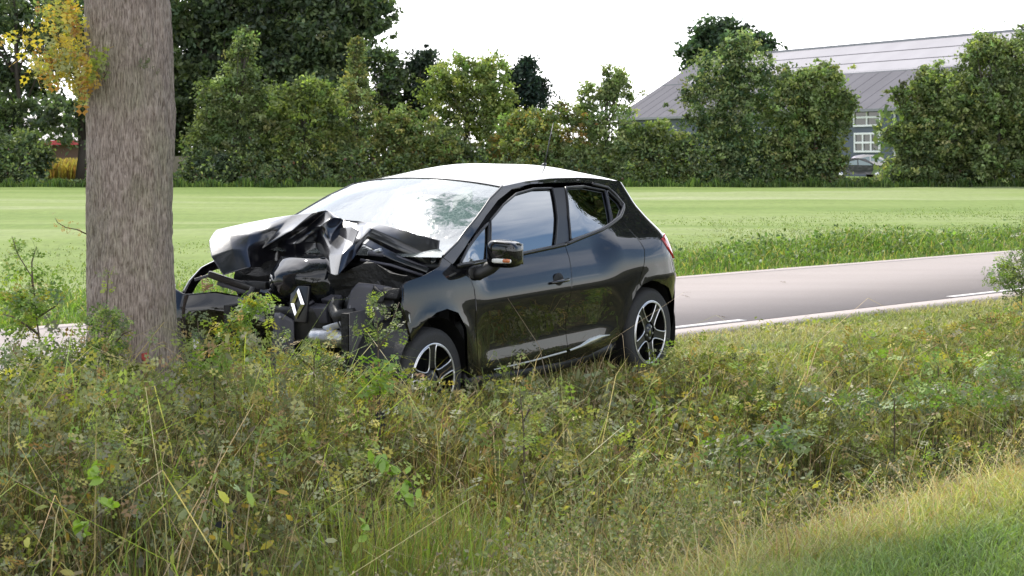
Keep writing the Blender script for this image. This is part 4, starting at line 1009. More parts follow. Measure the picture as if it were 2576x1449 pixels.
T('broad_oak_tree', 'dark oak whose thick trunk stands just left of the big trunk', 205, 114, 468, [(250, 60, 120, 120), (330, 210, 90, 110), (170, 290, 60, 60), (300, 330, 70, 60)], .28, 420, DK, seed=3, trunk=.42, cr=.7)
T('dark_shrub', 'dark rounded shrub at the left edge below the bare stems', 45, 111, 470, [(20, 400, 90, 66), (95, 420, 42, 46), (-40, 380, 60, 80)], .20, 330, DK + MG[:1], seed=4, group='shrubs along the far field edge', cat='shrub')
T('oak_tree', 'tall black-green tree just right of the big trunk running out of the top', 520, 124, 462, [(500, -20, 130, 110), (460, 140, 100, 120), (600, 90, 120, 130), (520, 270, 130, 130), (430, 320, 60, 110), (640, 260, 100, 130), (700, 40, 90, 110)], .32, 2100, DK, seed=5, trunk=.35, cr=.75)
T('oak_tree', 'tall dark tree with ragged right outline against the white sky', 810, 122, 462, [(760, -30, 130, 110), (880, 0, 95, 80), (770, 120, 120, 120), (890, 70, 70, 70), (930, 30, 45, 55), (800, 260, 110, 120), (720, 230, 90, 130), (860, 180, 60, 60)], .30, 2000, DK, seed=6, trunk=.35, cr=.7)
T('pale_alder_tree', 'conical olive-green tree in front of the black-green oak', 585, 112, 468, [(622, 120, 14, 34), (600, 190, 42, 60), (590, 260, 80, 70), (580, 350, 105, 80), (575, 425, 84, 46), (650, 300, 62, 55)], .19, 800, GG + MG[:2], seed=7, cr=.5)
T('hazel_tree', 'bright green spreading tree between the olive cone and the brown larch', 760, 111, 468, [(790, 240, 50, 36), (730, 270, 60, 45), (800, 310, 80, 60), (700, 350, 65, 55), (780, 400, 95, 60), (690, 420, 70, 45)], .20, 720, MG + LG[:2], seed=8, cr=.5)
T('brown_larch_tree', 'thin brownish feathery tree with a pointed top', 905, 113, 466, [(898, 140, 12, 34), (905, 190, 24, 44), (890, 240, 42, 52), (900, 310, 52, 66), (900, 390, 60, 60)], .15, 420, BR + GG[:2], seed=9, cr=.4, shell=.2)
T('dark_young_tree', 'small dark tree just right of the brown feathery one', 965, 118, 464, [(965, 160, 36, 30), (985, 210, 40, 50), (960, 270, 50, 60)], .22, 200, DK + MG[:1], seed=10, cr=.5)
T('poplar_tree', 'loose dark tree with sky showing through left of the light green tree', 1045, 119, 464, [(1070, 165, 26, 34), (1040, 200, 42, 48), (1060, 260, 48, 50), (1030, 290, 34, 40)], .22, 170, [(.035, .055, .045), (.05, .075, .05)], seed=11, cr=.5, shell=.1)
T('light_green_tree', 'round light green tree behind the car roof', 1190, 114, 467, [(1170, 200, 66, 50), (1235, 185, 44, 36), (1110, 240, 44, 55), (1200, 260, 82, 60), (1250, 240, 40, 50), (1170, 350, 90, 80), (1250, 340, 50, 70), (1190, 430, 90, 35)], .19, 900, LG + MG[:2], seed=12, cr=.45)
T('pine_tree', 'dark blue-green tree right of the round light green tree', 1320, 120, 464, [(1325, 178, 14, 26), (1310, 215, 36, 34), (1345, 225, 40, 24), (1320, 270, 48, 40), (1300, 330, 40, 60)], .22, 190, [(.022, .040, .034), (.035, .058, .045)], seed=13, cr=.45, shell=.1)
T('yellowing_shrub', 'yellow and green shrub below the dark loose tree', 1010, 110, 470, [(1000, 330, 60, 50), (1050, 330, 62, 46), (960, 390, 66, 60), (1060, 410, 90, 50)], .18, 520, BR + MG[:2] + OG[1:2], seed=14, group='shrubs along the far field edge', cat='shrub', cr=.45)
T('rust_coloured_shrub', 'rusty orange shrub behind the car antenna', 1350, 110, 470, [(1330, 330, 70, 46), (1400, 320, 64, 50), (1280, 380, 50, 50), (1360, 400, 96, 56)], .17, 640, OG + GG[:2] + MG[:1], seed=15, group='shrubs along the far field edge', cat='shrub', cr=.42)
T('sparse_birch_tree', 'thin sparse tree with open top standing alone against the sky', 1530, 112, 468, [(1535, 200, 30, 24), (1500, 240, 40, 26), (1560, 235, 34, 26), (1520, 290, 66, 34), (1530, 350, 84, 50), (1480, 410, 90, 50), (1580, 410, 80, 50)], .18, 470, GG + MG[:2], seed=16, cr=.42)
T('low_shrub', 'low green shrub in front of the left end of the hall', 1650, 110, 470, [(1640, 340, 42, 40), (1670, 400, 66, 56), (1620, 440, 70, 30)], .19, 300, MG + LG[:1], seed=17, group='shrubs along the far field edge', cat='shrub')
T('lime_tree', 'blue-green round tree rising behind the roof of the hall', 1830, 260, 440, [(1820, 98, 62, 42), (1880, 125, 60, 45), (1780, 135, 56, 40), (1830, 160, 90, 50), (1840, 250, 90, 60)], .62, 700, [(.05, .085, .05), (.07, .11, .06)], seed=18, cr=1.4, trunk=.5)
T('grey_willow_tree', 'tall grey-green tree covering the left gable of the hall', 1820, 111, 469, [(1850, 120, 36, 34), (1870, 150, 56, 45), (1800, 190, 60, 50), (1880, 215, 70, 60), (1780, 270, 66, 66), (1860, 310, 90, 80), (1790, 390, 92, 66), (1880, 400, 80, 60), (1750, 435, 70, 36), (1850, 445, 100, 30)], .18, 1450, GG + [(.06, .10, .05), (.08, .13, .065)], seed=19, cr=.48)
T('hedge_maple_tree', 'dark round tree left of the gap with the parked cars', 2040, 110, 469, [(2000, 210, 52, 42), (2055, 215, 62, 50), (2010, 290, 82, 66), (2075, 290, 55, 60), (2122, 262, 22, 20), (2030, 380, 90, 70), (2070, 410, 30, 55), (1960, 400, 60, 60), (2000, 450, 90, 24)], .19, 1400, MG + DK[2:3], seed=20, cr=.45)
T('hedge_maple_tree', 'big dark tree right of the gap with the parked cars', 2330, 109, 469, [(2310, 250, 55, 60), (2370, 220, 66, 60), (2308, 330, 56, 60), (2380, 330, 100, 90), (2312, 420, 60, 50), (2400, 420, 80, 50), (2262, 345, 34, 26), (2285, 410, 40, 40), (2330, 450, 110, 24)], .19, 1450, MG + DK[2:3], seed=21, cr=.46)
T('ash_tree', 'tallest tree at the right edge with pale leaf tips', 2500, 108, 469, [(2470, 130, 36, 36), (2500, 170, 70, 60), (2570, 150, 60, 55), (2480, 260, 90, 80), (2590, 270, 80, 100), (2500, 380, 100, 90), (2610, 400, 80, 80)], .20, 1350, MG + GG[:2] + DK[2:3], seed=22, cr=.5)
for i, (px, tp, w_, l_, cl) in enumerate(((520, 390, 50, 'dark holly-like shrub at the foot of the black-green tree beside the trunk', DK), (860, 360, 60, 'olive shrub filling the foot of the brown feathery tree', GG), (1120, 330, 60, 'mixed green shrub below the left side of the light green tree', MG),
        (1440, 345, 56, 'green shrub joining the rusty shrub to the sparse birch', MG + GG), (1590, 330, 50, 'loose yellow-green shrub right of the sparse birch', LG[:2] + GG), (1930, 400, 70, 'low dark shrub between the grey willow and the dark round tree', MG), (2262, 425, 30, 'small bright bush at the right foot of the parked-car gap', MG + LG[:1]), (690, 400, 60, 'dark green shrub between the olive cone and the bright spreading tree', MG))):
    T('hedge_shrub', l_, px, 110 + (i % 3), 469, [(px, (tp + 470) / 2, w_, (470 - tp) / 2), (px + w_ * .5, (tp + 500) / 2, w_ * .6, (470 - tp) / 2.6), (px - w_ * .6, (tp + 520) / 2, w_ * .6, (470 - tp) / 3)], .19, 330, cl, seed=60 + i, group='shrubs along the far field edge', cat='shrub', cr=.45)
# outside the frame on both sides the belt goes on
for i, (px, l_) in enumerate(((-220, 'dense dark tree beyond the left edge of the view, nearest to it'), (-430, 'dense dark tree farther beyond the left edge of the view'), (2790, 'round green tree beyond the right edge of the view, nearest to it'), (2990, 'round green tree farther beyond the right edge of the view'))):
    T('hedge_tree', l_, px, 112, 469, [(px, 160, 110, 110), (px + 30, 300, 120, 130)], .24, 420, DK + MG[:2], seed=30 + i, cr=.6)
# the belt's undergrowth: low leafy mass along its foot
def belt():
    g = np.random.default_rng(5); parts = []
    n = 30000; px = g.uniform(-350, 2950, n); d = g.uniform(107.5, 113, n); X = (px - 1288) / FPX * d
    hmax = 1.7 + 1.1 * np.sin(px * .013) * np.sin(px * .031 + 1) + .5 * np.sin(px * .11)
    hmax = np.where((px > 2100) & (px < 2240), .45, np.maximum(hmax, .4)); hmax = np.where((px > 120) & (px < 215), .35, hmax)
    z = g.uniform(0, 1, n) ** 1.1 * hmax
    c = pal(n, DK + MG + [BR[1], (.14, .07, .06)], [3, 3, 3, 3, 2, 2, 2, 1, 2, .5], .25, g)
    parts.append(scatter_leaves('b', np.stack([X, d, z], 1), g.uniform(.13, .26, n), c, g=g))
    n = 14000; px = g.uniform(-350, 2950, n); d = g.uniform(106.6, 108, n); X = (px - 1288) / FPX * d
    P = np.stack([X, d, np.zeros(n)], 1)
    parts.append(blades(P, g.uniform(.08, .28, n) * (1 + 1.2 * np.sin(px * .05 + np.sin(px * .017))**2), g.uniform(.1, .6, n), .06, pal(n, [(.08, .14, .03), (.13, .19, .05), (.05, .09, .03)], g=g), g=g))
    stuff('hedge_undergrowth', parts, FARLEAF)
belt()
# ground colour patch of ripe crop seen through the stems on the left
def crop():
    g = np.random.default_rng(6); n = 5000; px = g.uniform(60, 260, n); d = g.uniform(135, 150, n); X = (px - 1288) / FPX * d
    stuff('ripe_crop', [blades(np.stack([X, d, np.zeros(n)], 1), g.uniform(.9, 1.7, n), g.uniform(.1, .5, n), .10, pal(n, [(.42, .33, .10), (.35, .30, .08), (.28, .16, .08)], g=g), g=g)], GRASS)
crop()
def backwood():
    g = np.random.default_rng(8); parts = []
    for a, b, h, k in ((-600, 1000, 7.0, 9000), (-600, 60, 12.0, 3000), (2200, 3300, 5.5, 3000), (980, 1620, 3.2, 4500), (-2200, -500, 6.5, 5000), (3200, 4800, 6.5, 4500)):
        px = g.uniform(a, b, k); d = g.uniform(126, 134, k); X = (px - 1288) / FPX * d
        z = g.uniform(0, 1, k) * h * (.75 + .25 * np.sin(px * .02))
        ok = ~((px > 60) & (px < 215) & (z < 2.6))
        P = np.stack([X, d, z], 1)[ok]
        parts.append(scatter_leaves('w', P, g.uniform(.35, .7, len(P)), pal(len(P), DK, None, .25, g), g=g))
    stuff('far_woodland', parts, FARLEAF)
backwood()
#PART5
# ================================================================== the roadside oak that was hit
TD = 11.7
tb = at(327, 1000, TD); TX, TY = tb[0], TD
OAK = empty('roadside_oak', (TX, TY, -.12)); tag(OAK, 'thick grey-barked oak trunk at the left that the car has hit', 'tree')
def trunk_mesh():
    # outline half widths read off the picture (px of 2576) at heights
    ys = [1100, 1000, 930, 880, 800, 730, 600, 470, 330, 290, 240, 100, 0, -150, -400, -900]
    lf = [206, 211, 215, 214, 214, 214, 216, 217, 217, 217, 216, 216, 214, 214, 215, 225]
    rt = [450, 445, 440, 437, 434, 432, 431, 432, 434, 436, 430, 425, 421, 419, 416, 400]
    nz_, na = 420, 150; V = []
    zb = HC - (1110 - 400) / FPX * TD; zt = HC - (-900 - 400) / FPX * TD
    zz_ = np.concatenate([np.linspace(zb, 1.45 + .9, 360), np.linspace(2.4, zt, 60)])
    for z in zz_:
        py = 400 - (z - HC) * FPX / TD; l = np.interp(py, ys[::-1], lf[::-1]); r = np.interp(py, ys[::-1], rt[::-1])
        cx = ((l + r) / 2 - 1288) / FPX * TD; R_ = (r - l) / 2 / FPX * TD
        for k in range(na):
            a = 2 * math.pi * k / na; ca, sa = math.cos(a), math.sin(a)
            p = Vector((ca * 2.2, sa * 2.2, z * 1.2))
            f = noise.noise(Vector((ca * 15, sa * 15, z * 5.0))); f2 = noise.noise(Vector((ca * 34, sa * 34, z * 12)))
            lobes = .012 * math.sin(a * 3 + 1 + z * .7) + .02 * noise.noise(p)
            rr = R_ + lobes - .010 * (1 - min(1, abs(f) * 3.2)) - .004 * (1 - min(1, abs(f2) * 3)) + .003
            flare = max(0, .28 - z) * .18 * (1 + .5 * math.sin(a * 5)); rr += flare * .3
            V.append((cx + rr * ca - TX, rr * sa * 1.0, z + .12))
    F = []
    nr = len(zz_)
    I = np.arange(nr - 1)[:, None] * na; K = np.arange(na)[None]; K2 = (K + 1) % na
    F = np.stack([I + K, I + K2, I + na + K2, I + na + K], -1).reshape(-1, 4)
    return mesh_np('trunk', V, F, True)
link('trunk', trunk_mesh(), BARK, OAK)
# knobs on the right flank and a broken twig stub
for (px, py, s) in ((434, 275, .020), (435, 318, .018), (430, 300, .014), (436, 262, .012)):
    c = at(px - 3, py, TD); rbox('bark_knob', (c[0] - TX, -.02, c[2] + .12), (s * 1.3, s * 2, s * 2.8), BARK, OAK, 2.2, 8)
PAINTRED = mat('red_marking_paint', (.42, .07, .06), .9, var=.5, vscale=30)
def on_trunk(px, py, lift=.0):
    """point of the bark facing the camera"""
    c = at(px, py, TD); R_ = .243; dx = c[0] - (TX + (-.0)); dx = max(-R_ * .98, min(R_ * .98, dx)); return Vector((dx, -math.sqrt(R_ * R_ - dx * dx) - lift, c[2] + .12))
P = [(374, 880), (390, 878), (390, 890), (386, 900), (385, 913), (380, 911), (379, 898), (375, 892)]
V = [on_trunk(a, b, .014) for a, b in P]; V2_ = [v + Vector((0, .03, 0)) for v in V]; n = len(V)
MB().add(V + V2_, [tuple(range(n))[::-1]] + [(i, (i + 1) % n, n + (i + 1) % n, n + i) for i in range(n)]).build('paint_mark', PAINTRED, OAK)

def leaf_mesh(name, tv, tf, col, s=1.0):
    me = mesh_np(name, tv * s, tf, False, np.repeat(np.array([col]), len(tv), 0)); me.materials.append(LEAF); return me
YEL = [(0.44, 0.352, 0.046), (0.528, 0.405, 0.066), (0.37, 0.352, 0.079), (0.405, 0.211, 0.053), (0.264, 0.29, 0.079), (0.484, 0.317, 0.066), (0.317, 0.334, 0.132)]
OAKG = [(.14, .23, .04), (.10, .17, .035), (.20, .29, .05), (.08, .13, .04), (.26, .32, .06), (.17, .21, .09), (.30, .26, .05)]
OAKM = [(.11, .15, .06), (.15, .18, .09), (.08, .12, .045), (.19, .20, .12), (.13, .18, .05)]
def palette(tag_, cols): return [leaf_mesh('leaf_' + tag_, OAK_V, OAK_F, c) for c in cols]
OAKG = [tuple(c * 1.3 for c in t) for t in OAKG]; OAKM = [tuple(c * 1.15 for c in t) for t in OAKM]
ME_Y = palette('yellow', YEL); ME_G = palette('green', OAKG); ME_M = palette('muted', OAKM)
def put_leaf(p, parent, meshes, size, g, droop=.4, facing=None):
    o = bpy.data.objects.new('leaf', meshes[int(g.integers(len(meshes)))]); COL.objects.link(o); o.parent = parent
    o.location = p; o.rotation_euler = (g.uniform(-.9, .9), g.uniform(-.3, .9) * 1.0 + droop, g.uniform(0, 6.28)); s = size * g.uniform(.65, 1.25); o.scale = (s, s * g.uniform(.85, 1.1), s)
    return o
def branch(parent, pts, r, name='branch', m=TWIG):
    return MB().tube(pts, list(np.linspace(r, r * .3, len(pts))), 6).build(name, m, parent, True)

# yellow spray on the left flank of the trunk
def spray():
    g = np.random.default_rng(21)
    def L_(px, py, dy=-.1): c = at(px, py, TD + dy); return Vector((c[0] - TX, dy, c[2] + .12))
    br = [[(225, 205, -.12), (190, 195, -.25), (150, 205, -.3), (115, 180, -.3), (90, 175, -.3)],
          [(222, 120, .0), (200, 80, -.15), (190, 30, -.2), (175, -60, -.2)],
          [(200, 80, -.15), (165, 50, -.25), (140, 20, -.25), (120, -20, -.3)],
          [(215, 200, -.15), (200, 225, -.25), (198, 255, -.28)],
          [(190, 195, -.25), (165, 150, -.3), (150, 110, -.3), (140, 60, -.3)],
          [(235, 190, -.2), (262, 195, -.27), (275, 170, -.3)], [(255, 195, -.26), (262, 225, -.3)],
          [(150, 205, -.3), (120, 130, -.25), (60, 90, -.2), (20, 100, -.2)]]
    for b in br:
        pts = [L_(*p) for p in b]; bo = branch(OAK, pts, .006 if len(b) > 3 else .004)
    zones = [(130, 150, 62, 70, 90), (175, 60, 46, 56, 60), (235, 175, 26, 34, 22), (195, 185, 42, 60, 70), (105, 165, 40, 36, 28), (125, 30, 40, 38, 20), (55, 100, 55, 30, 9), (262, 150, 18, 50, 9), (205, 240, 16, 22, 8), (170, 130, 40, 50, 30)]
    for cx, cy, rx, ry, n in zones:
        for i in range(int(n * .72)):
            q = g.normal(size=2) * .55; put_leaf(L_(cx + q[0] * rx, cy + q[1] * ry, g.uniform(-.45, -.12) if cx < 215 else -g.uniform(.25, .34)), OAK, ME_Y if cx < 215 else ME_Y[4:] + ME_G[4:6], .125, g, .7)
    # small shoots on the bark
    for px, py, n in ((382, 165, 9), (392, 178, 4), (372, 120, 3)):
        for i in range(n): p = on_trunk(px + g.normal() * 9, py + g.normal() * 10, .03); put_leaf(p, OAK, ME_M, .045, g)
    # dry curled twig at mid height
    pts = [L_(216, 588, 0), L_(195, 578, -.06), L_(165, 572, -.1), L_(145, 560, -.12), L_(138, 548, -.12)]; branch(OAK, pts, .004)
    DRY = [leaf_mesh('leaf_dry', OAK_V, OAK_F, c) for c in ((.34, .20, .09), (.42, .29, .14), (.28, .20, .10))]
    for i in range(26): t_ = g.uniform(0, 3.9); k = int(t_); p = pts[k].lerp(pts[k + 1], t_ - k) + Vector(g.normal(size=3) * .018); put_leaf(p, OAK, DRY, .034, g)
spray()
# its crown above the frame, and further roadside oaks along the verge and behind the camera
CROWNC = [(.05, .09, .022), (.07, .12, .028), (.10, .15, .035), (.16, .17, .04)]
def crown(parent, c, r, n, seed, leaf=.16):
    g = np.random.default_rng(seed); k = n // 30
    u_ = g.normal(size=(k, 3)); u_ /= np.linalg.norm(u_, axis=1, keepdims=True)
    q = u_ * (g.uniform(.2, 1, k) ** .4)[:, None] * np.array(r) + np.array(c)
    P = (q[:, None] + g.normal(size=(k, 30, 3)) * .33).reshape(-1, 3)
    V, F, C = scatter_leaves('crown', P, leaf * g.uniform(.6, 1.2, len(P)), pal(len(P), CROWNC, None, .2, g), up=.3, g=g)
    link('crown', mesh_np('crown', V, F, False, C), LEAF, parent)
    mb = MB()
    for i in range(12):
        e = Vector(q[i]); s = Vector((0, 0, c[2] - r[2] * .9)); mb.tube([s, s.lerp(e, .5) + Vector((0, 0, .3)), e], [.10, .06, .02], 6)
    mb.build('limb', DARKBARK, parent, True)
crown(OAK, (.1, .1, 6.6), (2.6, 2.6, 2.4), 9000, 51)
def roadside(label, u, v, seed, h=6.2, r=2.8, n=7000, leaf=.16):
    x, y = uv2w(u, v); R_ = empty('roadside_oak', (x, y, -.1)); tag(R_, label, 'tree', 'roadside oaks outside the view')
    MB().tube([(0, 0, -.2), (.03, 0, 1.5), (-.04, .05, 3.2), (0, 0, h)], [.27, .24, .2, .13], 14).build('trunk', DARKBARK, R_, True)
    crown(R_, (0, 0, h), (r, r, r * .85), n, seed, leaf)
roadside('roadside oak on the near bank, right of and behind the camera', 8.5, -4.5, 61, 6.5, 3.0)
roadside('roadside oak on the near bank, left of and behind the camera', -5.0, -3.0, 62, 6.5, 3.0)
roadside('roadside oak on the verge beyond the left edge of the view', -2.5, 9.0, 63)
roadside('roadside oak on the verge just beyond the right edge of the view', 23.8, 9.0, 64, 7.0, 3.3, 30000, .26)

# ================================================================== ground vegetation
def infr(x, y, m=.30): return np.abs(x) < y * m + .3
def zone(n, u0, u1, v0, v1, g=rng, m=.29, pw=None):
    u = g.uniform(u0, u1, n); v = g.uniform(v0, v1, n); x, y = uv2w(u, v); k = infr(x, y, m) & (y > 5); return x[k], y[k], u[k], v[k]
def cn(x, y, s=1.0, ph=0):   # smooth noise field -1..1
    return lump(x * s + ph, y * s - ph * 1.7)
SG = [(0.21, 0.259, 0.061), (0.286, 0.327, 0.076), (0.165, 0.192, 0.054), (0.39, 0.361, 0.109)]
DRYG = [(0.54, 0.432, 0.248), (0.464, 0.335, 0.184), (0.605, 0.529, 0.335), (0.389, 0.248, 0.13), (0.475, 0.432, 0.227)]
RUSHG = [(.15, .28, .045), (.22, .36, .06), (.33, .45, .10), (.08, .14, .03), (.36, .32, .12), (.20, .15, .07)]
GREYG = [(0.211, 0.23, 0.121), (0.248, 0.259, 0.149), (0.161, 0.184, 0.081), (0.273, 0.27, 0.172)]
RUSH = [(850, 8.6, .30, .85, 1300), (1010, 8.8, .32, .92, 1500), (700, 8.4, .24, .78, 700), (1120, 9.1, .28, .92, 1200), (1190, 9.6, .25, .85, 700), (500, 8.3, .18, .72, 380), (1080, 8.4, .24, .68, 700),
        (930, 9.3, .25, .92, 700), (60, 7.9, .36, .55, 1300), (220, 8.0, .28, .52, 700), (350, 8.5, .16, .75, 260), (1560, 10.6, .22, .55, 450), (1650, 10.9, .22, .55, 450), (2440, 12.8, .35, .45, 500)]
def rushclear(x, y, g):
    k = ~((np.abs(x / y + .1745) < .0125) & (y > 10.3) & (y < 11.7) & (g.random(len(x)) < .88))
    for px, dd, R_, *_ in RUSH:
        c = (px - 1288) / FPX; k &= ~((np.abs(x / y - c) < R_ * .75 / dd) & (y > dd - .8) & (y < dd + R_) & (g.random(len(x)) < .62))
    return k
def veg():
    g = np.random.default_rng(77)
    # 1 near bank lawn at the lower right
    x, y, u, v = zone(190000, 0, 14, 1.0, 4.9, g, .48)
    k = y > 5.2; x, y, u, v = x[k], y[k], u[k], v[k]
    n = len(x); e = np.clip((v - 3.7) / .8 + .5 * cn(x, y, 1.8) + .25 * cn(x, y, 5.0), 0, 1)   # 0 lush .. 1 dry crest
    P = np.stack([x, y, gz(u, v) - .01], 1)
    c = pal(n, [(.20, .29, .08), (.27, .36, .11), (.15, .22, .07)], g=g) * (1 - e)[:, None] + pal(n, [(.50, .44, .18), (.38, .40, .12), (.60, .52, .28), (.44, .30, .16), (.30, .36, .10)], g=g) * e[:, None]
    stuff('bank_grass', [blades(P, g.uniform(.05, .13, n) * (1 + 1.0 * e), g.uniform(.3, 1.1, n), .0052, c, g=g, droop=.5)], GRASS)
    # seedy dry stalks along the crest
    x, y, u, v = zone(2600, 0, 14, 4.2, 5.1, g); n = len(x)
    P = np.stack([x, y, gz(u, v)], 1); c = pal(n, DRYG + [(.5, .45, .28)], g=g)
    parts = [blades(P, g.uniform(.18, .42, n), g.uniform(.2, .9, n), .004, c, g=g, droop=.45)]
    tipz = P + np.stack([g.normal(size=n) * .04, g.normal(size=n) * .04, g.uniform(.15, .36, n)], 1)
    k = g.random(n) < .35; q = np.repeat(tipz[k], 7, 0) + g.normal(size=(k.sum() * 7, 3)) * np.array([.012, .012, .03])
    parts.append(scatter_leaves('s', q, g.uniform(.008, .018, len(q)), pal(len(q), [(.5, .42, .28), (.42, .3, .2)], g=g), g=g))
    stuff('seeding_grass', parts, GRASS)
    # 2 verge turf between ditch and road, thin and tan-green
    x, y, u, v = zone(140000, 4, 34, 7.0, 9.68, g)
    k = g.random(len(x)) < np.clip(22 / y - .4, .35, 1); x, y, u, v = x[k], y[k], u[k], v[k]; n = len(x)
    P = np.stack([x, y, gz(u, v) - .01], 1); dry = np.clip(.66 + .6 * cn(x, y, .9) + .3 * cn(x, y, 3.1, 4), 0, 1)
    c = pal(n, [(.15, .23, .05), (.19, .27, .06), (.11, .17, .04)], g=g) * (1 - dry)[:, None] + pal(n, [(.44, .40, .20), (.52, .45, .27), (.36, .31, .16), (.32, .33, .13)], g=g) * dry[:, None]
    hh = g.uniform(.05, .12, n) * np.interp(v, [7, 7.8, 9.2, 9.6], [2.3, 1.5, .9, .65])
    stuff('verge_grass', [blades(P, hh, g.uniform(.3, 1.2, n), .0075, c, g=g, droop=.5)], GRASS)
    # small broad-leaved weeds through the verge turf
    x, y, u, v = zone(9000, 4, 34, 6.9, 9.4, g); k = cn(x, y, 1.2, 9) > .05; x, y, u, v = x[k], y[k], u[k], v[k]; n = len(x)
    P = np.stack([x, y, gz(u, v) + g.uniform(.02, .10, n)], 1)
    stuff('verge_weeds', [scatter_leaves('w', np.repeat(P, 3, 0) + g.normal(size=(3 * n, 3)) * .025, g.uniform(.02, .05, 3 * n), pal(3 * n, SG + [(.34, .32, .08)], g=g), PL_V, PL_F, up=.8, g=g)], LEAF)
    # 3 ditch: tangled weeds, both banks
    def profile(u, v, x, y):   # canopy height above ground
        left = np.clip((11.5 - u) / 4.5, 0, 1)
        h = np.interp(v, [4.9, 5.4, 6.2, 7.0, 7.7, 8.3, 9.0], [.12, .22, .35, .42, .24, .08, .03]) * (1 - left) + np.interp(v, [4.9, 5.4, 6.2, 7.0, 7.8, 8.6, 9.4, 9.7], [.30, .75, .95, .80, .56, .42, .26, .08]) * left
        return h * np.clip(1 + .42 * cn(x, y, 1.2, 3) + .28 * cn(x, y, 3.1, 8) + .15 * cn(x, y, 6.5, 1), .12, 2)
    za = zone(235000, -6, 12.5, 4.95, 9.3, g); zb = zone(60000, 12.5, 32, 4.95, 8.9, g); x, y, u, v = (np.concatenate([a_, b_]) for a_, b_ in zip(za, zb)); k = (v < 7.9) | (u < 9.3); x, y, u, v = x[k], y[k], u[k], v[k]
    inside_car = (v > 7.75) & (u > 8.6); x, y, u, v = x[~inside_car], y[~inside_car], u[~inside_car], v[~inside_car]
    keep = g.random(len(x)) < np.clip(12.5 / y, .3, 1) * np.clip(.55 + 1.3 * cn(x, y, 2.3, 17), .06, 1); x, y, u, v = x[keep], y[keep], u[keep], v[keep]
    keep = rushclear(x, y, g); x, y, u, v = x[keep], y[keep], u[keep], v[keep]
    H = profile(u, v, x, y); n = len(x); t_ = g.uniform(0, 1, n) ** .72; z = gz(u, v) + H * t_
    sp = cn(x, y, 1.9, 12); sp2 = cn(x, y, .8, 30)
    P = np.stack([x, y, z], 1)
    c = pal(n, SG + GREYG + [(.10, .12, .06), (.30, .22, .12)], None, .32, g)
    yl = (g.random(n) < .05 + .10 * (sp2 > .35)); c[yl] = pal(yl.sum(), [(.42, .36, .05), (.38, .26, .06), (.36, .38, .07)], g=g)
    gr = sp > .25; c[gr] = pal(gr.sum(), GREYG, None, .2, g)
    isoak = (cn(x, y, 1.3, 20) > .12) | ((u < 9.5) & (v > 6.6) & (cn(x, y, 1.3, 20) > -.35)); parts = []
    A = ~isoak; parts.append(scatter_leaves('l', P[A], .022 + .045 * g.random(A.sum()) ** 2 , c[A], PL_V * np.array([1.15, .9, 1.6]), PL_F, up=.45, g=g))
    kk = isoak & (g.random(n) < .42); cc = c[kk]
    parts.append(scatter_leaves('o', P[kk], g.uniform(.06, .13, kk.sum()), cc, OAK_V, OAK_F, up=.55, g=g))
    # stems under them
    m = 9000; idx = g.integers(0, n, m); b = P[idx].copy(); b[:, 2] = gz(u[idx], v[idx]); hh = H[idx] * g.uniform(.7, 1.1, m)
    parts.append(blades(b, hh, g.uniform(.1, .6, m), .006, pal(m, [(.16, .12, .06), (.22, .17, .09), (.13, .15, .05)], g=g), g=g))
    stuff('ditch_weeds', parts, WEED)
    # broad lobed leaves lying over the canopy on both banks
    parts = []
    for (m, u0, u1, v0, v1, cl, up_) in ((12000, -4, 9.6, 6.2, 9.2, SG + GREYG + [(.22, .29, .07), (.34, .29, .09), (.30, .20, .11)], .5), (11000, 10.5, 27, 6.1, 7.9, SG[:3] + GREYG[:2] + [(.19, .27, .06), (.34, .31, .08), (.36, .26, .10)], .8)):
        x, y, u, v = zone(m, u0, u1, v0, v1, g); k = (cn(x, y, 1.5, 33) > -.25) & ~((v > 7.7) & (u > 8.6) & (u < 13)) & rushclear(x, y, g); x, y, u, v = x[k], y[k], u[k], v[k]; n = len(x)
        H = np.maximum(profile(u, v, x, y), .12); P = np.stack([x, y, gz(u, v) + H * g.uniform(.65, 1.12, n) + .03], 1)
        tone = np.clip(1 + .35 * cn(x, y, 2.2, 50), .6, 1.4)[:, None]
        parts.append(scatter_leaves('o', P, g.uniform(.07, .135, n), pal(n, cl, None, .22, g) * tone, OAK_V, OAK_F, up=up_, g=g))
    stuff('oak_regrowth', parts, WEED)
    # 4 grasses through the ditch
    x, y, u, v = zone(95000, -6, 30, 4.9, 8.7, g); k = ((v < 8.0) | (u < 9.0)); x, y, u, v = x[k], y[k], u[k], v[k]
    dn = .5 + .5 * cn(x, y, .9, 5); k = g.random(len(x)) < np.clip(1.5 * dn - .15, .08, 1) * np.clip(12 / y, .3, 1); k &= rushclear(x, y, g)
    k &= g.random(len(x)) < np.where((u < 9.8) & (v > 6.3), .22, .6); x, y, u, v = x[k], y[k], u[k], v[k]; n = len(x)
    H = profile(u, v, x, y) * .9; P = np.stack([x, y, gz(u, v)], 1)
    dry = (g.random(n) < .60 + .35 * cn(x, y, 1.6, 14)); c = np.where(dry[:, None], pal(n, DRYG, g=g), pal(n, RUSHG, g=g))
    stuff('tall_grass', [blades(P, np.maximum(H, .12) * g.uniform(.6, 1.30, n), g.uniform(.15, .9, n), .0055, c, g=g, droop=.45, tipcol=c * .6 + .4 * pal(n, DRYG, g=g), wind=(.25, -.1, 0))], GRASS)
    # 5 rush clumps standing upright in the ditch (lower centre and left)
    parts = []
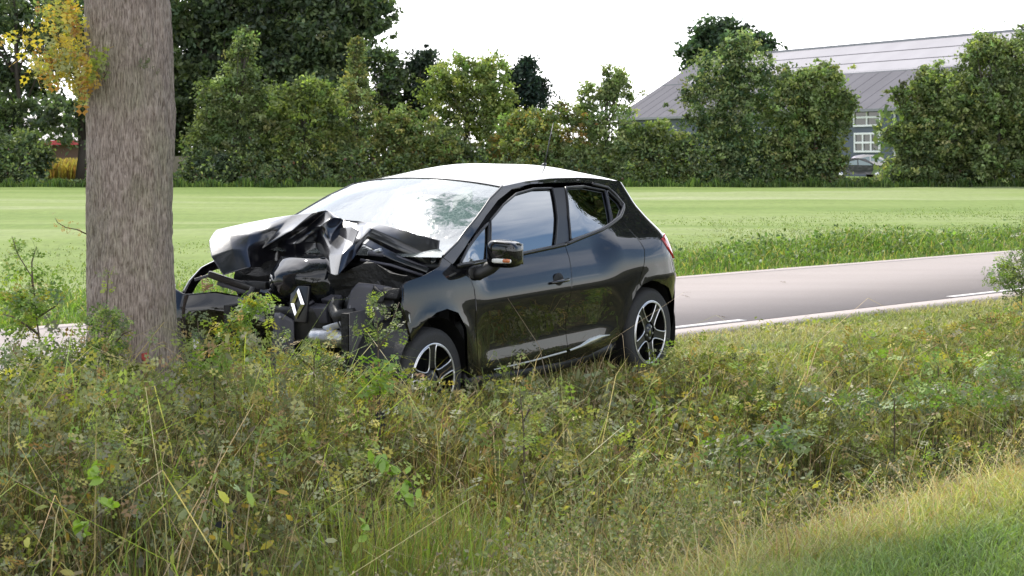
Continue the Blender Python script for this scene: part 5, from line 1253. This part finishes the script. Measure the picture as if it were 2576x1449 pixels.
    def rush(px, py, dd, R_, hgt, nb, cols=RUSHG, lean=.22):
        cx = (px - 1288) / FPX * dd; a = g.uniform(0, 6.28, nb); r = R_ * np.sqrt(g.uniform(0, 1, nb)); X = cx + r * np.cos(a); Yy = dd + r * np.sin(a) * .8
        P = np.stack([X, Yy, gzw(X, Yy) - .02], 1); c = pal(nb, cols, g=g)
        parts.append(blades(P, hgt * g.uniform(.45, 1.25, nb), lean * g.uniform(.1, 2.6, nb), .0078, c, g=g, droop=.2, tipcol=c * .5 + .5 * pal(nb, [(.34, .26, .10), (.24, .26, .07)], g=g)))
    for px, dd, R_, h_, nb in RUSH:
        rush(px, 0, dd, R_, h_, int(nb * .55), lean=.20)
    rush(1200, 0, 8.9, .25, .58, 700, [(.22, .14, .06), (.30, .20, .09), (.16, .17, .05)], .25)
    rush(1230, 0, 10.8, .3, .50, 400, [(.30, .16, .07), (.36, .24, .08), (.22, .22, .06)], .2)
    stuff('rushes', parts, GRASS)
    # 6 feathery seeding weeds, low centre and right of it
    parts = []
    for px, dd, nst, hgt in ((1330, 8.2, 16, .42), (1450, 8.5, 20, .48), (1560, 8.8, 22, .55), (1650, 8.9, 16, .52), (1760, 9.1, 18, .55), (1850, 9.2, 12, .48), (1250, 8.0, 12, .36), (1150, 7.9, 10, .34), (820, 7.8, 8, .28), (1000, 7.9, 10, .3), (640, 7.8, 6, .3), (1500, 8.2, 14, .35), (1700, 8.5, 12, .34), (1400, 7.9, 10, .3)):
        for s in range(nst):
            X = (px - 1288) / FPX * dd + g.normal() * .09; Yy = dd + g.normal() * .12; z0 = float(gzw(np.array([X]), np.array([Yy]))[0]); hh = hgt * g.uniform(.6, 1.15) + max(0, -.25 - z0) * .75
            ln = g.normal(size=2) * .12
            m = int(46); t2 = g.uniform(.25, 1, m); sp_ = .055 * (1.15 - t2) + .012
            q = np.stack([X + ln[0] * t2 * hh + g.normal(size=m) * sp_, Yy + ln[1] * t2 * hh + g.normal(size=m) * sp_, z0 + hh * t2 + g.normal(size=m) * .01], 1)
            cols = [(.30, .30, .13), (.22, .26, .10), (.38, .32, .17), (.17, .22, .08)] if px > 1280 else [(.30, .27, .18), (.24, .26, .14), (.2, .17, .1)]
            parts.append(scatter_leaves('f', q, g.uniform(.010, .030, m), pal(m, cols, g=g), g=g, up=0))
            parts.append(blades(np.array([[X, Yy, z0]]), np.array([hh]), np.array([.12]), .006, pal(1, [(.26, .22, .12)], g=g), g=g))
            m = 9; a_ = g.uniform(.2, .95, m); bq = np.stack([X + ln[0] * a_ * hh, Yy + ln[1] * a_ * hh, z0 + hh * a_], 1); parts.append(blades(bq, g.uniform(.04, .10, m), np.full(m, .9), .003, pal(m, cols, g=g), g=g))
    stuff('seeding_weeds', parts, LEAF)
    # 7 long arching dry stalks
    parts = []; 
    for i in range(130):
        u0 = g.uniform(-2, 20); v0 = g.uniform(5.2, 8.3); X, Yy = uv2w(u0, v0)
        if not infr(np.array([X]), np.array([Yy]))[0] or Yy < 7: continue
        if u0 > 8.8 and v0 > 7.6: continue
        nb = int(g.integers(1, 4)); P = np.stack([X + g.normal(size=nb) * .04, Yy + g.normal(size=nb) * .04, np.full(nb, float(gz(np.array([u0]), np.array([v0]))[0]))], 1)
        parts.append(blades(P, g.uniform(.6, 1.25, nb), g.uniform(.3, 1.4, nb), .0055, pal(nb, [(.48, .39, .26), (.42, .31, .21), (.52, .46, .30)], g=g), g=g, droop=.4))
    stuff('dry_stalks', parts, GRASS)
    # long single blades and culms standing clear of the tangle
    m = 4200; za = zone(m, -6, 13, 5.0, 9.0, g); x, y, u, v = za; k = (v < 7.8) | (u < 9.0); x, y, u, v = x[k], y[k], u[k], v[k]; n = len(x)
    P = np.stack([x, y, gz(u, v)], 1); H = profile(u, v, x, y)
    lf_ = (x / y < -.10); c = pal(n, [(.36, .42, .10), (.27, .36, .08), (.48, .42, .20), (.50, .40, .24), (.42, .32, .16), (.20, .28, .06)], g=g)
    parts = [blades(P, np.maximum(H, .3) * g.uniform(.9, 1.55, n), g.uniform(.15, 1.3, n), .0075, c, g=g, droop=.42, wind=(.5, -.1, 0))]
    stuff('long_grass_culms', parts, GRASS)
    # thin brown grass before the front wheel and along the sill
    parts = []
    for px, dd, R_, h_, nb in ((1085, 11.2, .42, .50, 620), (1010, 11.0, .3, .46, 320), (1190, 11.7, .35, .36, 320), (1270, 12.1, .35, .30, 320), (1360, 12.6, .35, .27, 320), (1450, 13.1, .35, .25, 320), (1540, 13.5, .35, .25, 340), (1620, 13.75, .25, .20, 240), (1720, 14.2, .2, .16, 260)):
        rush(px, 0, dd, R_, h_, nb, [(.36, .26, .14), (.30, .20, .11), (.24, .24, .09), (.16, .22, .06), (.42, .34, .2)], .45)
    stuff('sill_grass', parts, GRASS)
    # 8 far side of the road: rank verge then meadow edge
    parts = []
    x, y, u, v = zone(120000, -6, 60, 14.42, 17.5, g, .27); k = g.random(len(x)) < np.clip(30 / y - .3, .25, 1); x, y, u, v = x[k], y[k], u[k], v[k]
    n = len(x); clump = np.clip((u - 13) / 6, 0, 1) * np.exp(-((v - 15.7) / .75) ** 2) * np.clip(.75 + .9 * cn(x, y, .55, 2) + .4 * cn(x, y, 1.7, 6), .1, 2)
    left = np.clip((6 - u) / 5, 0, 1) * np.exp(-((v - 15.4) / .9) ** 2) * .35
    hh = (.05 + .07 * np.clip((v - 14.4) / .5, 0, 1)) * g.uniform(.5, 1.3, n) + (clump * .32 + left * .5) * g.uniform(.2, 1.1, n)
    P = np.stack([x, y, gz(u, v)], 1); c = pal(n, [(.12, .20, .035), (.16, .25, .05), (.21, .29, .07), (.09, .15, .03)], g=g)
    c = np.where((g.random(n) < .12 + .5 * (left > .12) * (cn(x, y, 1.1, 40) > 0))[:, None], pal(n, [(.42, .36, .16), (.36, .30, .12)], g=g), c)
    parts.append(blades(P, hh, g.uniform(.2, .9, n), .013, c, g=g, droop=.4))
    stuff('far_verge_grass', parts, GRASS)
    k = (clump > .25) & (g.random(n) < .65); P2 = P[k] + np.stack([g.normal(size=k.sum()) * .05, g.normal(size=k.sum()) * .05, g.uniform(.0, 1, k.sum()) * clump[k] * .34], 1)
    P2 = np.repeat(P2, 2, 0) + g.normal(size=(2 * len(P2), 3)) * .05
    stuff('rank_weeds', [scatter_leaves('r', P2, g.uniform(.035, .085, len(P2)), pal(len(P2), [(.10, .18, .035), (.15, .24, .05), (.20, .28, .06), (.08, .13, .03)], g=g), PL_V, PL_F, up=.5, g=g)], LEAF)
    # meadow sward that breaks the flat sheet where it is near enough
    u = g.uniform(-10, 70, 90000); v = 17.2 + 13 * g.uniform(0, 1, 90000) ** 1.8; x, y = uv2w(u, v); k = infr(x, y, .26) & (g.random(len(x)) < np.clip((30 - v) / 9, 0, 1)); x, y, u, v = x[k], y[k], u[k], v[k]
    n = len(x); P = np.stack([x, y, gz(u, v) - .01], 1)
    pale = (np.sin(y * .21 + .6 * np.sin(x * .07)) + .5 * np.sin(y * .47 + x * .03) + .5 * cn(x, y, .6, 2) > .45)
    c = np.where(pale[:, None], pal(n, [(.22, .26, .115), (.20, .24, .10)], None, .06, g), pal(n, [(.15, .205, .06), (.165, .22, .065), (.18, .235, .075)], None, .08, g))
    stuff('meadow_grass', [blades(P, g.uniform(.02, .055, n), g.uniform(.3, 1.3, n), .02, c, g=g, droop=.5)], GRASS)
veg()
# leaf litter on the road
def litter():
    g = np.random.default_rng(9)
    me = leaf_mesh('leaf_litter', OAK_V, OAK_F, (.12, .08, .05))
    for (px, py, lb) in ((1675, 740, 'brown leaf on the road close behind the rear bumper'), (1970, 712, 'brown leaf in mid road above the dark joint, farthest up the picture'), (1725, 748, 'brown leaf on the road just right of the rear wheel'), (1728, 738, 'small leaf a step beyond the one nearest the rear wheel'), (1817, 800, 'brown leaf at the near edge of the road beside the painted dash'), (2325, 787, 'brown leaf at the road joint close to the shrub at the right edge'), (2031, 798, 'pale leaf lying on the concrete edge strip'), (2217, 785, 'dark leaf by the road joint between strip leaf and right shrub')):
        d = (HC - .01) * FPX / (py - 400); c = at(px, py, d); o = bpy.data.objects.new('fallen_leaf', me); COL.objects.link(o); o.location = (c[0], c[1], .022); o.scale = (.09,) * 3; o.rotation_euler = (g.uniform(-.3, .3), g.uniform(-.3, .3), g.uniform(0, 6))
        tag(o, lb, 'leaf', 'fallen leaves on the road')
litter()

# ------------------------------------------------------------------ saplings and shoots one can tell apart
def sapling(name, label, px, d, stems, leaves, size, meshes, seed, cat='sapling', r=.006, group=None):
    """stems: lists of (px,py,dd) in the picture, dd depth offset; leaves: (px,py,rx,ry,n)"""
    g = np.random.default_rng(seed); X = (px - 1288) / FPX * d; z0 = float(gzw(np.array([X]), np.array([d]))[0])
    size *= 1.38
    R_ = empty(name, (X, d, z0)); tag(R_, label, cat, group)
    def L_(a, b, dd=0): c = at(a, b, d + dd); return Vector((c[0] - X, dd, c[2] - z0))
    first = True
    for s in stems:
        pts = [L_(*p) for p in s]
        if first: pts = [Vector((0, 0, -.05))] + pts; first = False
        branch(R_, pts, r, 'stem'); r_ = r * .6
    for (cx, cy, rx, ry, n) in leaves:
        for i in range(max(3, int(n * 1.0))):
            q = np.clip(g.normal(size=2) * .58, -1.2, 1.2); put_leaf(L_(cx + q[0] * rx, cy + q[1] * ry, g.normal() * rx / FPX * d * .5), R_, meshes, size, g, .3)
    return R_
S = sapling
S('oak_sapling', 'tall oak sapling with bare forked top at the left edge', 110, 10.6, [[(105, 900, 0), (92, 800, 0), (82, 700, 0), (45, 640, 0), (30, 595, 0)], [(82, 720, 0), (80, 660, .05), (92, 620, .05)], [(95, 840, 0), (40, 800, -.1), (5, 790, -.1)], [(92, 800, 0), (140, 770, 0), (165, 740, 0)]],
  [(60, 770, 62, 42, 90), (110, 745, 50, 36, 40), (20, 700, 30, 40, 16), (40, 620, 22, 22, 9), (85, 625, 20, 24, 7), (120, 700, 45, 26, 12), (60, 820, 60, 30, 45)], .075, ME_G, 1)
S('oak_sapling', 'leafy oak sapling with light green leaves standing before the bonnet wreck', 610, 10.9, [[(615, 860, 0), (612, 800, 0), (640, 770, 0), (665, 755, 0)], [(612, 800, 0), (580, 815, 0), (560, 840, .05)], [(620, 850, 0), (600, 880, -.05)]],
  [(640, 775, 42, 28, 46), (600, 810, 30, 30, 26), (615, 860, 30, 40, 44), (560, 835, 26, 20, 15), (660, 765, 26, 18, 14), (590, 900, 30, 26, 18)], .072, ME_G[:3] + ME_G[4:], 2)
S('oak_sapling', 'upright oak sapling with silvery top in front of the grey shroud', 955, 10.9, [[(950, 960, 0), (952, 860, 0), (948, 800, 0), (935, 755, 0)], [(950, 880, 0), (975, 845, 0), (990, 800, .03), (1005, 760, .05)]],
  [(935, 775, 24, 30, 26), (990, 785, 20, 24, 12), (965, 830, 50, 22, 26), (900, 820, 16, 14, 6), (940, 845, 40, 18, 16)], .052, ME_M + ME_G[4:5], 3)
S('leafy_shoot', 'shoot with broad yellow-green leaves below the silvery sapling beside the front wheel', 960, 10.7, [[(955, 1000, 0), (958, 930, 0), (965, 905, 0)]], [(980, 920, 26, 12, 5), (930, 905, 22, 8, 3), (955, 960, 40, 30, 16), (945, 985, 26, 16, 6)], .098, [ME_G[2], ME_G[4], ME_G[0]], 4)
S('leafy_shoot', 'small grey-leaved shoot in front of the fog lamp', 505, 10.8, [[(505, 880, 0), (500, 840, 0), (497, 805, 0)], [(503, 860, 0), (480, 845, 0)]], [(500, 800, 26, 10, 12), (485, 838, 22, 8, 5), (505, 870, 24, 24, 14)], .050, ME_M, 5)
S('leafy_shoot', 'seedling with large flat green leaves right of the trunk foot', 540, 10.5, [[(540, 930, 0), (530, 905, 0)]], [(530, 905, 34, 18, 9), (560, 925, 30, 14, 6)], .11, [ME_G[0], ME_G[2]], 6)
S('leafy_shoot', 'thin hogweed-like stalk with pale tip leaning before the left flank of the trunk', 275, 10.7, [[(265, 840, 0), (268, 760, 0), (272, 700, 0), (275, 675, 0)]], [(272, 690, 26, 12, 12), (268, 730, 18, 20, 7)], .036, ME_M[3:4] + ME_G[4:5], 7)
S('oak_shrub', 'mixed green and yellow oak regrowth against the left foot of the trunk', 285, 10.6, [[(270, 950, 0), (275, 880, 0), (285, 800, 0)], [(272, 900, 0), (240, 850, 0), (230, 790, 0)], [(275, 880, 0), (310, 840, 0), (335, 830, 0)]],
  [(250, 800, 50, 34, 60), (300, 815, 38, 34, 40), (240, 870, 55, 40, 70), (295, 880, 30, 34, 30), (190, 900, 60, 36, 60), (250, 940, 80, 30, 60)], .060, ME_G + ME_M, 8, cat='shrub')
S('oak_shrub', 'low oak regrowth with greyish leaves spreading under the left sapling', 60, 10.3, [[(70, 980, 0), (60, 920, 0), (30, 880, 0)], [(70, 960, 0), (120, 920, 0)]], [(50, 890, 70, 30, 60), (110, 930, 60, 34, 60), (30, 960, 60, 40, 60), (120, 1000, 90, 40, 60)], .066, ME_G[:4] + ME_M, 9, cat='shrub')
S('bramble', 'bushy greyish-green plant with yellowing leaves before the broken radiator', 790, 10.7, [[(790, 960, 0), (790, 900, 0), (800, 870, 0)], [(790, 930, 0), (740, 890, 0), (715, 845, 0)], [(790, 930, 0), (850, 900, 0)]],
  [(790, 910, 80, 30, 110), (715, 850, 24, 22, 16), (840, 940, 60, 40, 60), (730, 920, 60, 30, 50), (790, 870, 30, 16, 20), (800, 970, 110, 34, 50)], .042, ME_M + [ME_G[4], ME_G[2]] + [ME_Y[0]], 10, cat='plant')
S('leafy_shoot', 'bright lime shoot standing in the brown grass below the front door', 1322, 10.3, [[(1318, 1090, 0), (1312, 1020, 0), (1305, 970, 0)], [(1318, 1060, 0), (1345, 1000, 0)]], [(1302, 978, 30, 10, 10), (1345, 1005, 30, 18, 14), (1335, 1050, 34, 26, 20), (1330, 1100, 40, 20, 16)], .046, [ME_G[2], ME_G[4], ME_Y[4], ME_M[3]], 11)
S('bindweed', 'lime-green bindweed trailing over the rush clump in the lower middle', 990, 8.6, [[(930, 1190, -.1), (960, 1150, -.15), (1000, 1175, -.18), (1035, 1210, -.2), (1045, 1260, -.2), (1035, 1300, -.2)]],
  [(955, 1165, 26, 14, 12), (1000, 1185, 22, 12, 8), (1030, 1215, 16, 16, 7), (1040, 1250, 12, 18, 6), (915, 1330, 10, 26, 5)], .040, [leaf_mesh('leaf_lime', PL_V * np.array([1, 1.2, 1]), PL_F, (.28, .42, .06)), leaf_mesh('leaf_lime', PL_V, PL_F, (.22, .36, .05))], 12, cat='climber', r=.002)
S('bindweed', 'lime-green bindweed shoot climbing the grass at the lower left', 235, 8.1, [[(255, 1300, 0), (250, 1230, 0), (240, 1180, 0)], [(255, 1290, 0), (210, 1330, -.1), (200, 1380, -.1)]], [(240, 1195, 14, 20, 7), (205, 1330, 18, 30, 9), (270, 1260, 16, 20, 6)], .042, [bpy.data.meshes['leaf_lime']], 13, cat='climber', r=.002)
S('oak_shrub', 'shrub with mixed pale and dark leaves cut by the right edge of the frame', 2570, 18.4, [[(2570, 720, 0), (2560, 660, 0), (2540, 620, 0)], [(2570, 720, 0), (2600, 640, 0), (2610, 590, 0)], [(2560, 740, 0), (2510, 690, 0)]],
  [(2555, 680, 52, 44, 220), (2600, 610, 50, 60, 150), (2515, 700, 34, 28, 60), (2600, 740, 60, 40, 140)], .075, ME_M + ME_G[:2] + [ME_G[4]], 14, cat='shrub')
S('burdock', 'clump of large dull green lobed leaves with one yellow leaf in the ditch', 1860, 11.6, [[(1860, 1130, 0), (1850, 1090, 0)]], [(1850, 1125, 70, 30, 30), (1960, 1100, 70, 30, 34), (1830, 1160, 30, 14, 6)], .125, ME_M + ME_G[:1], 15, cat='plant')
S('burdock', 'yellow-green oak seedlings at the top of the ditch bank on the right', 2360, 15.0, [[(2360, 920, 0), (2350, 900, 0)]], [(2350, 910, 130, 22, 60), (2480, 900, 60, 18, 24), (2240, 940, 60, 16, 20)], .085, [ME_G[2], ME_G[4], ME_G[0], ME_G[6]], 16, cat='plant')
S('oak_shrub', 'low dull-green oak regrowth along the ditch side at the right', 2250, 13.5, [[(2250, 1010, 0), (2240, 980, 0)]], [(2200, 1010, 170, 30, 130), (2420, 990, 130, 34, 120), (2530, 940, 60, 34, 70), (1900, 1010, 90, 24, 70)], .085, ME_M + ME_G[:4], 17, cat='shrub')
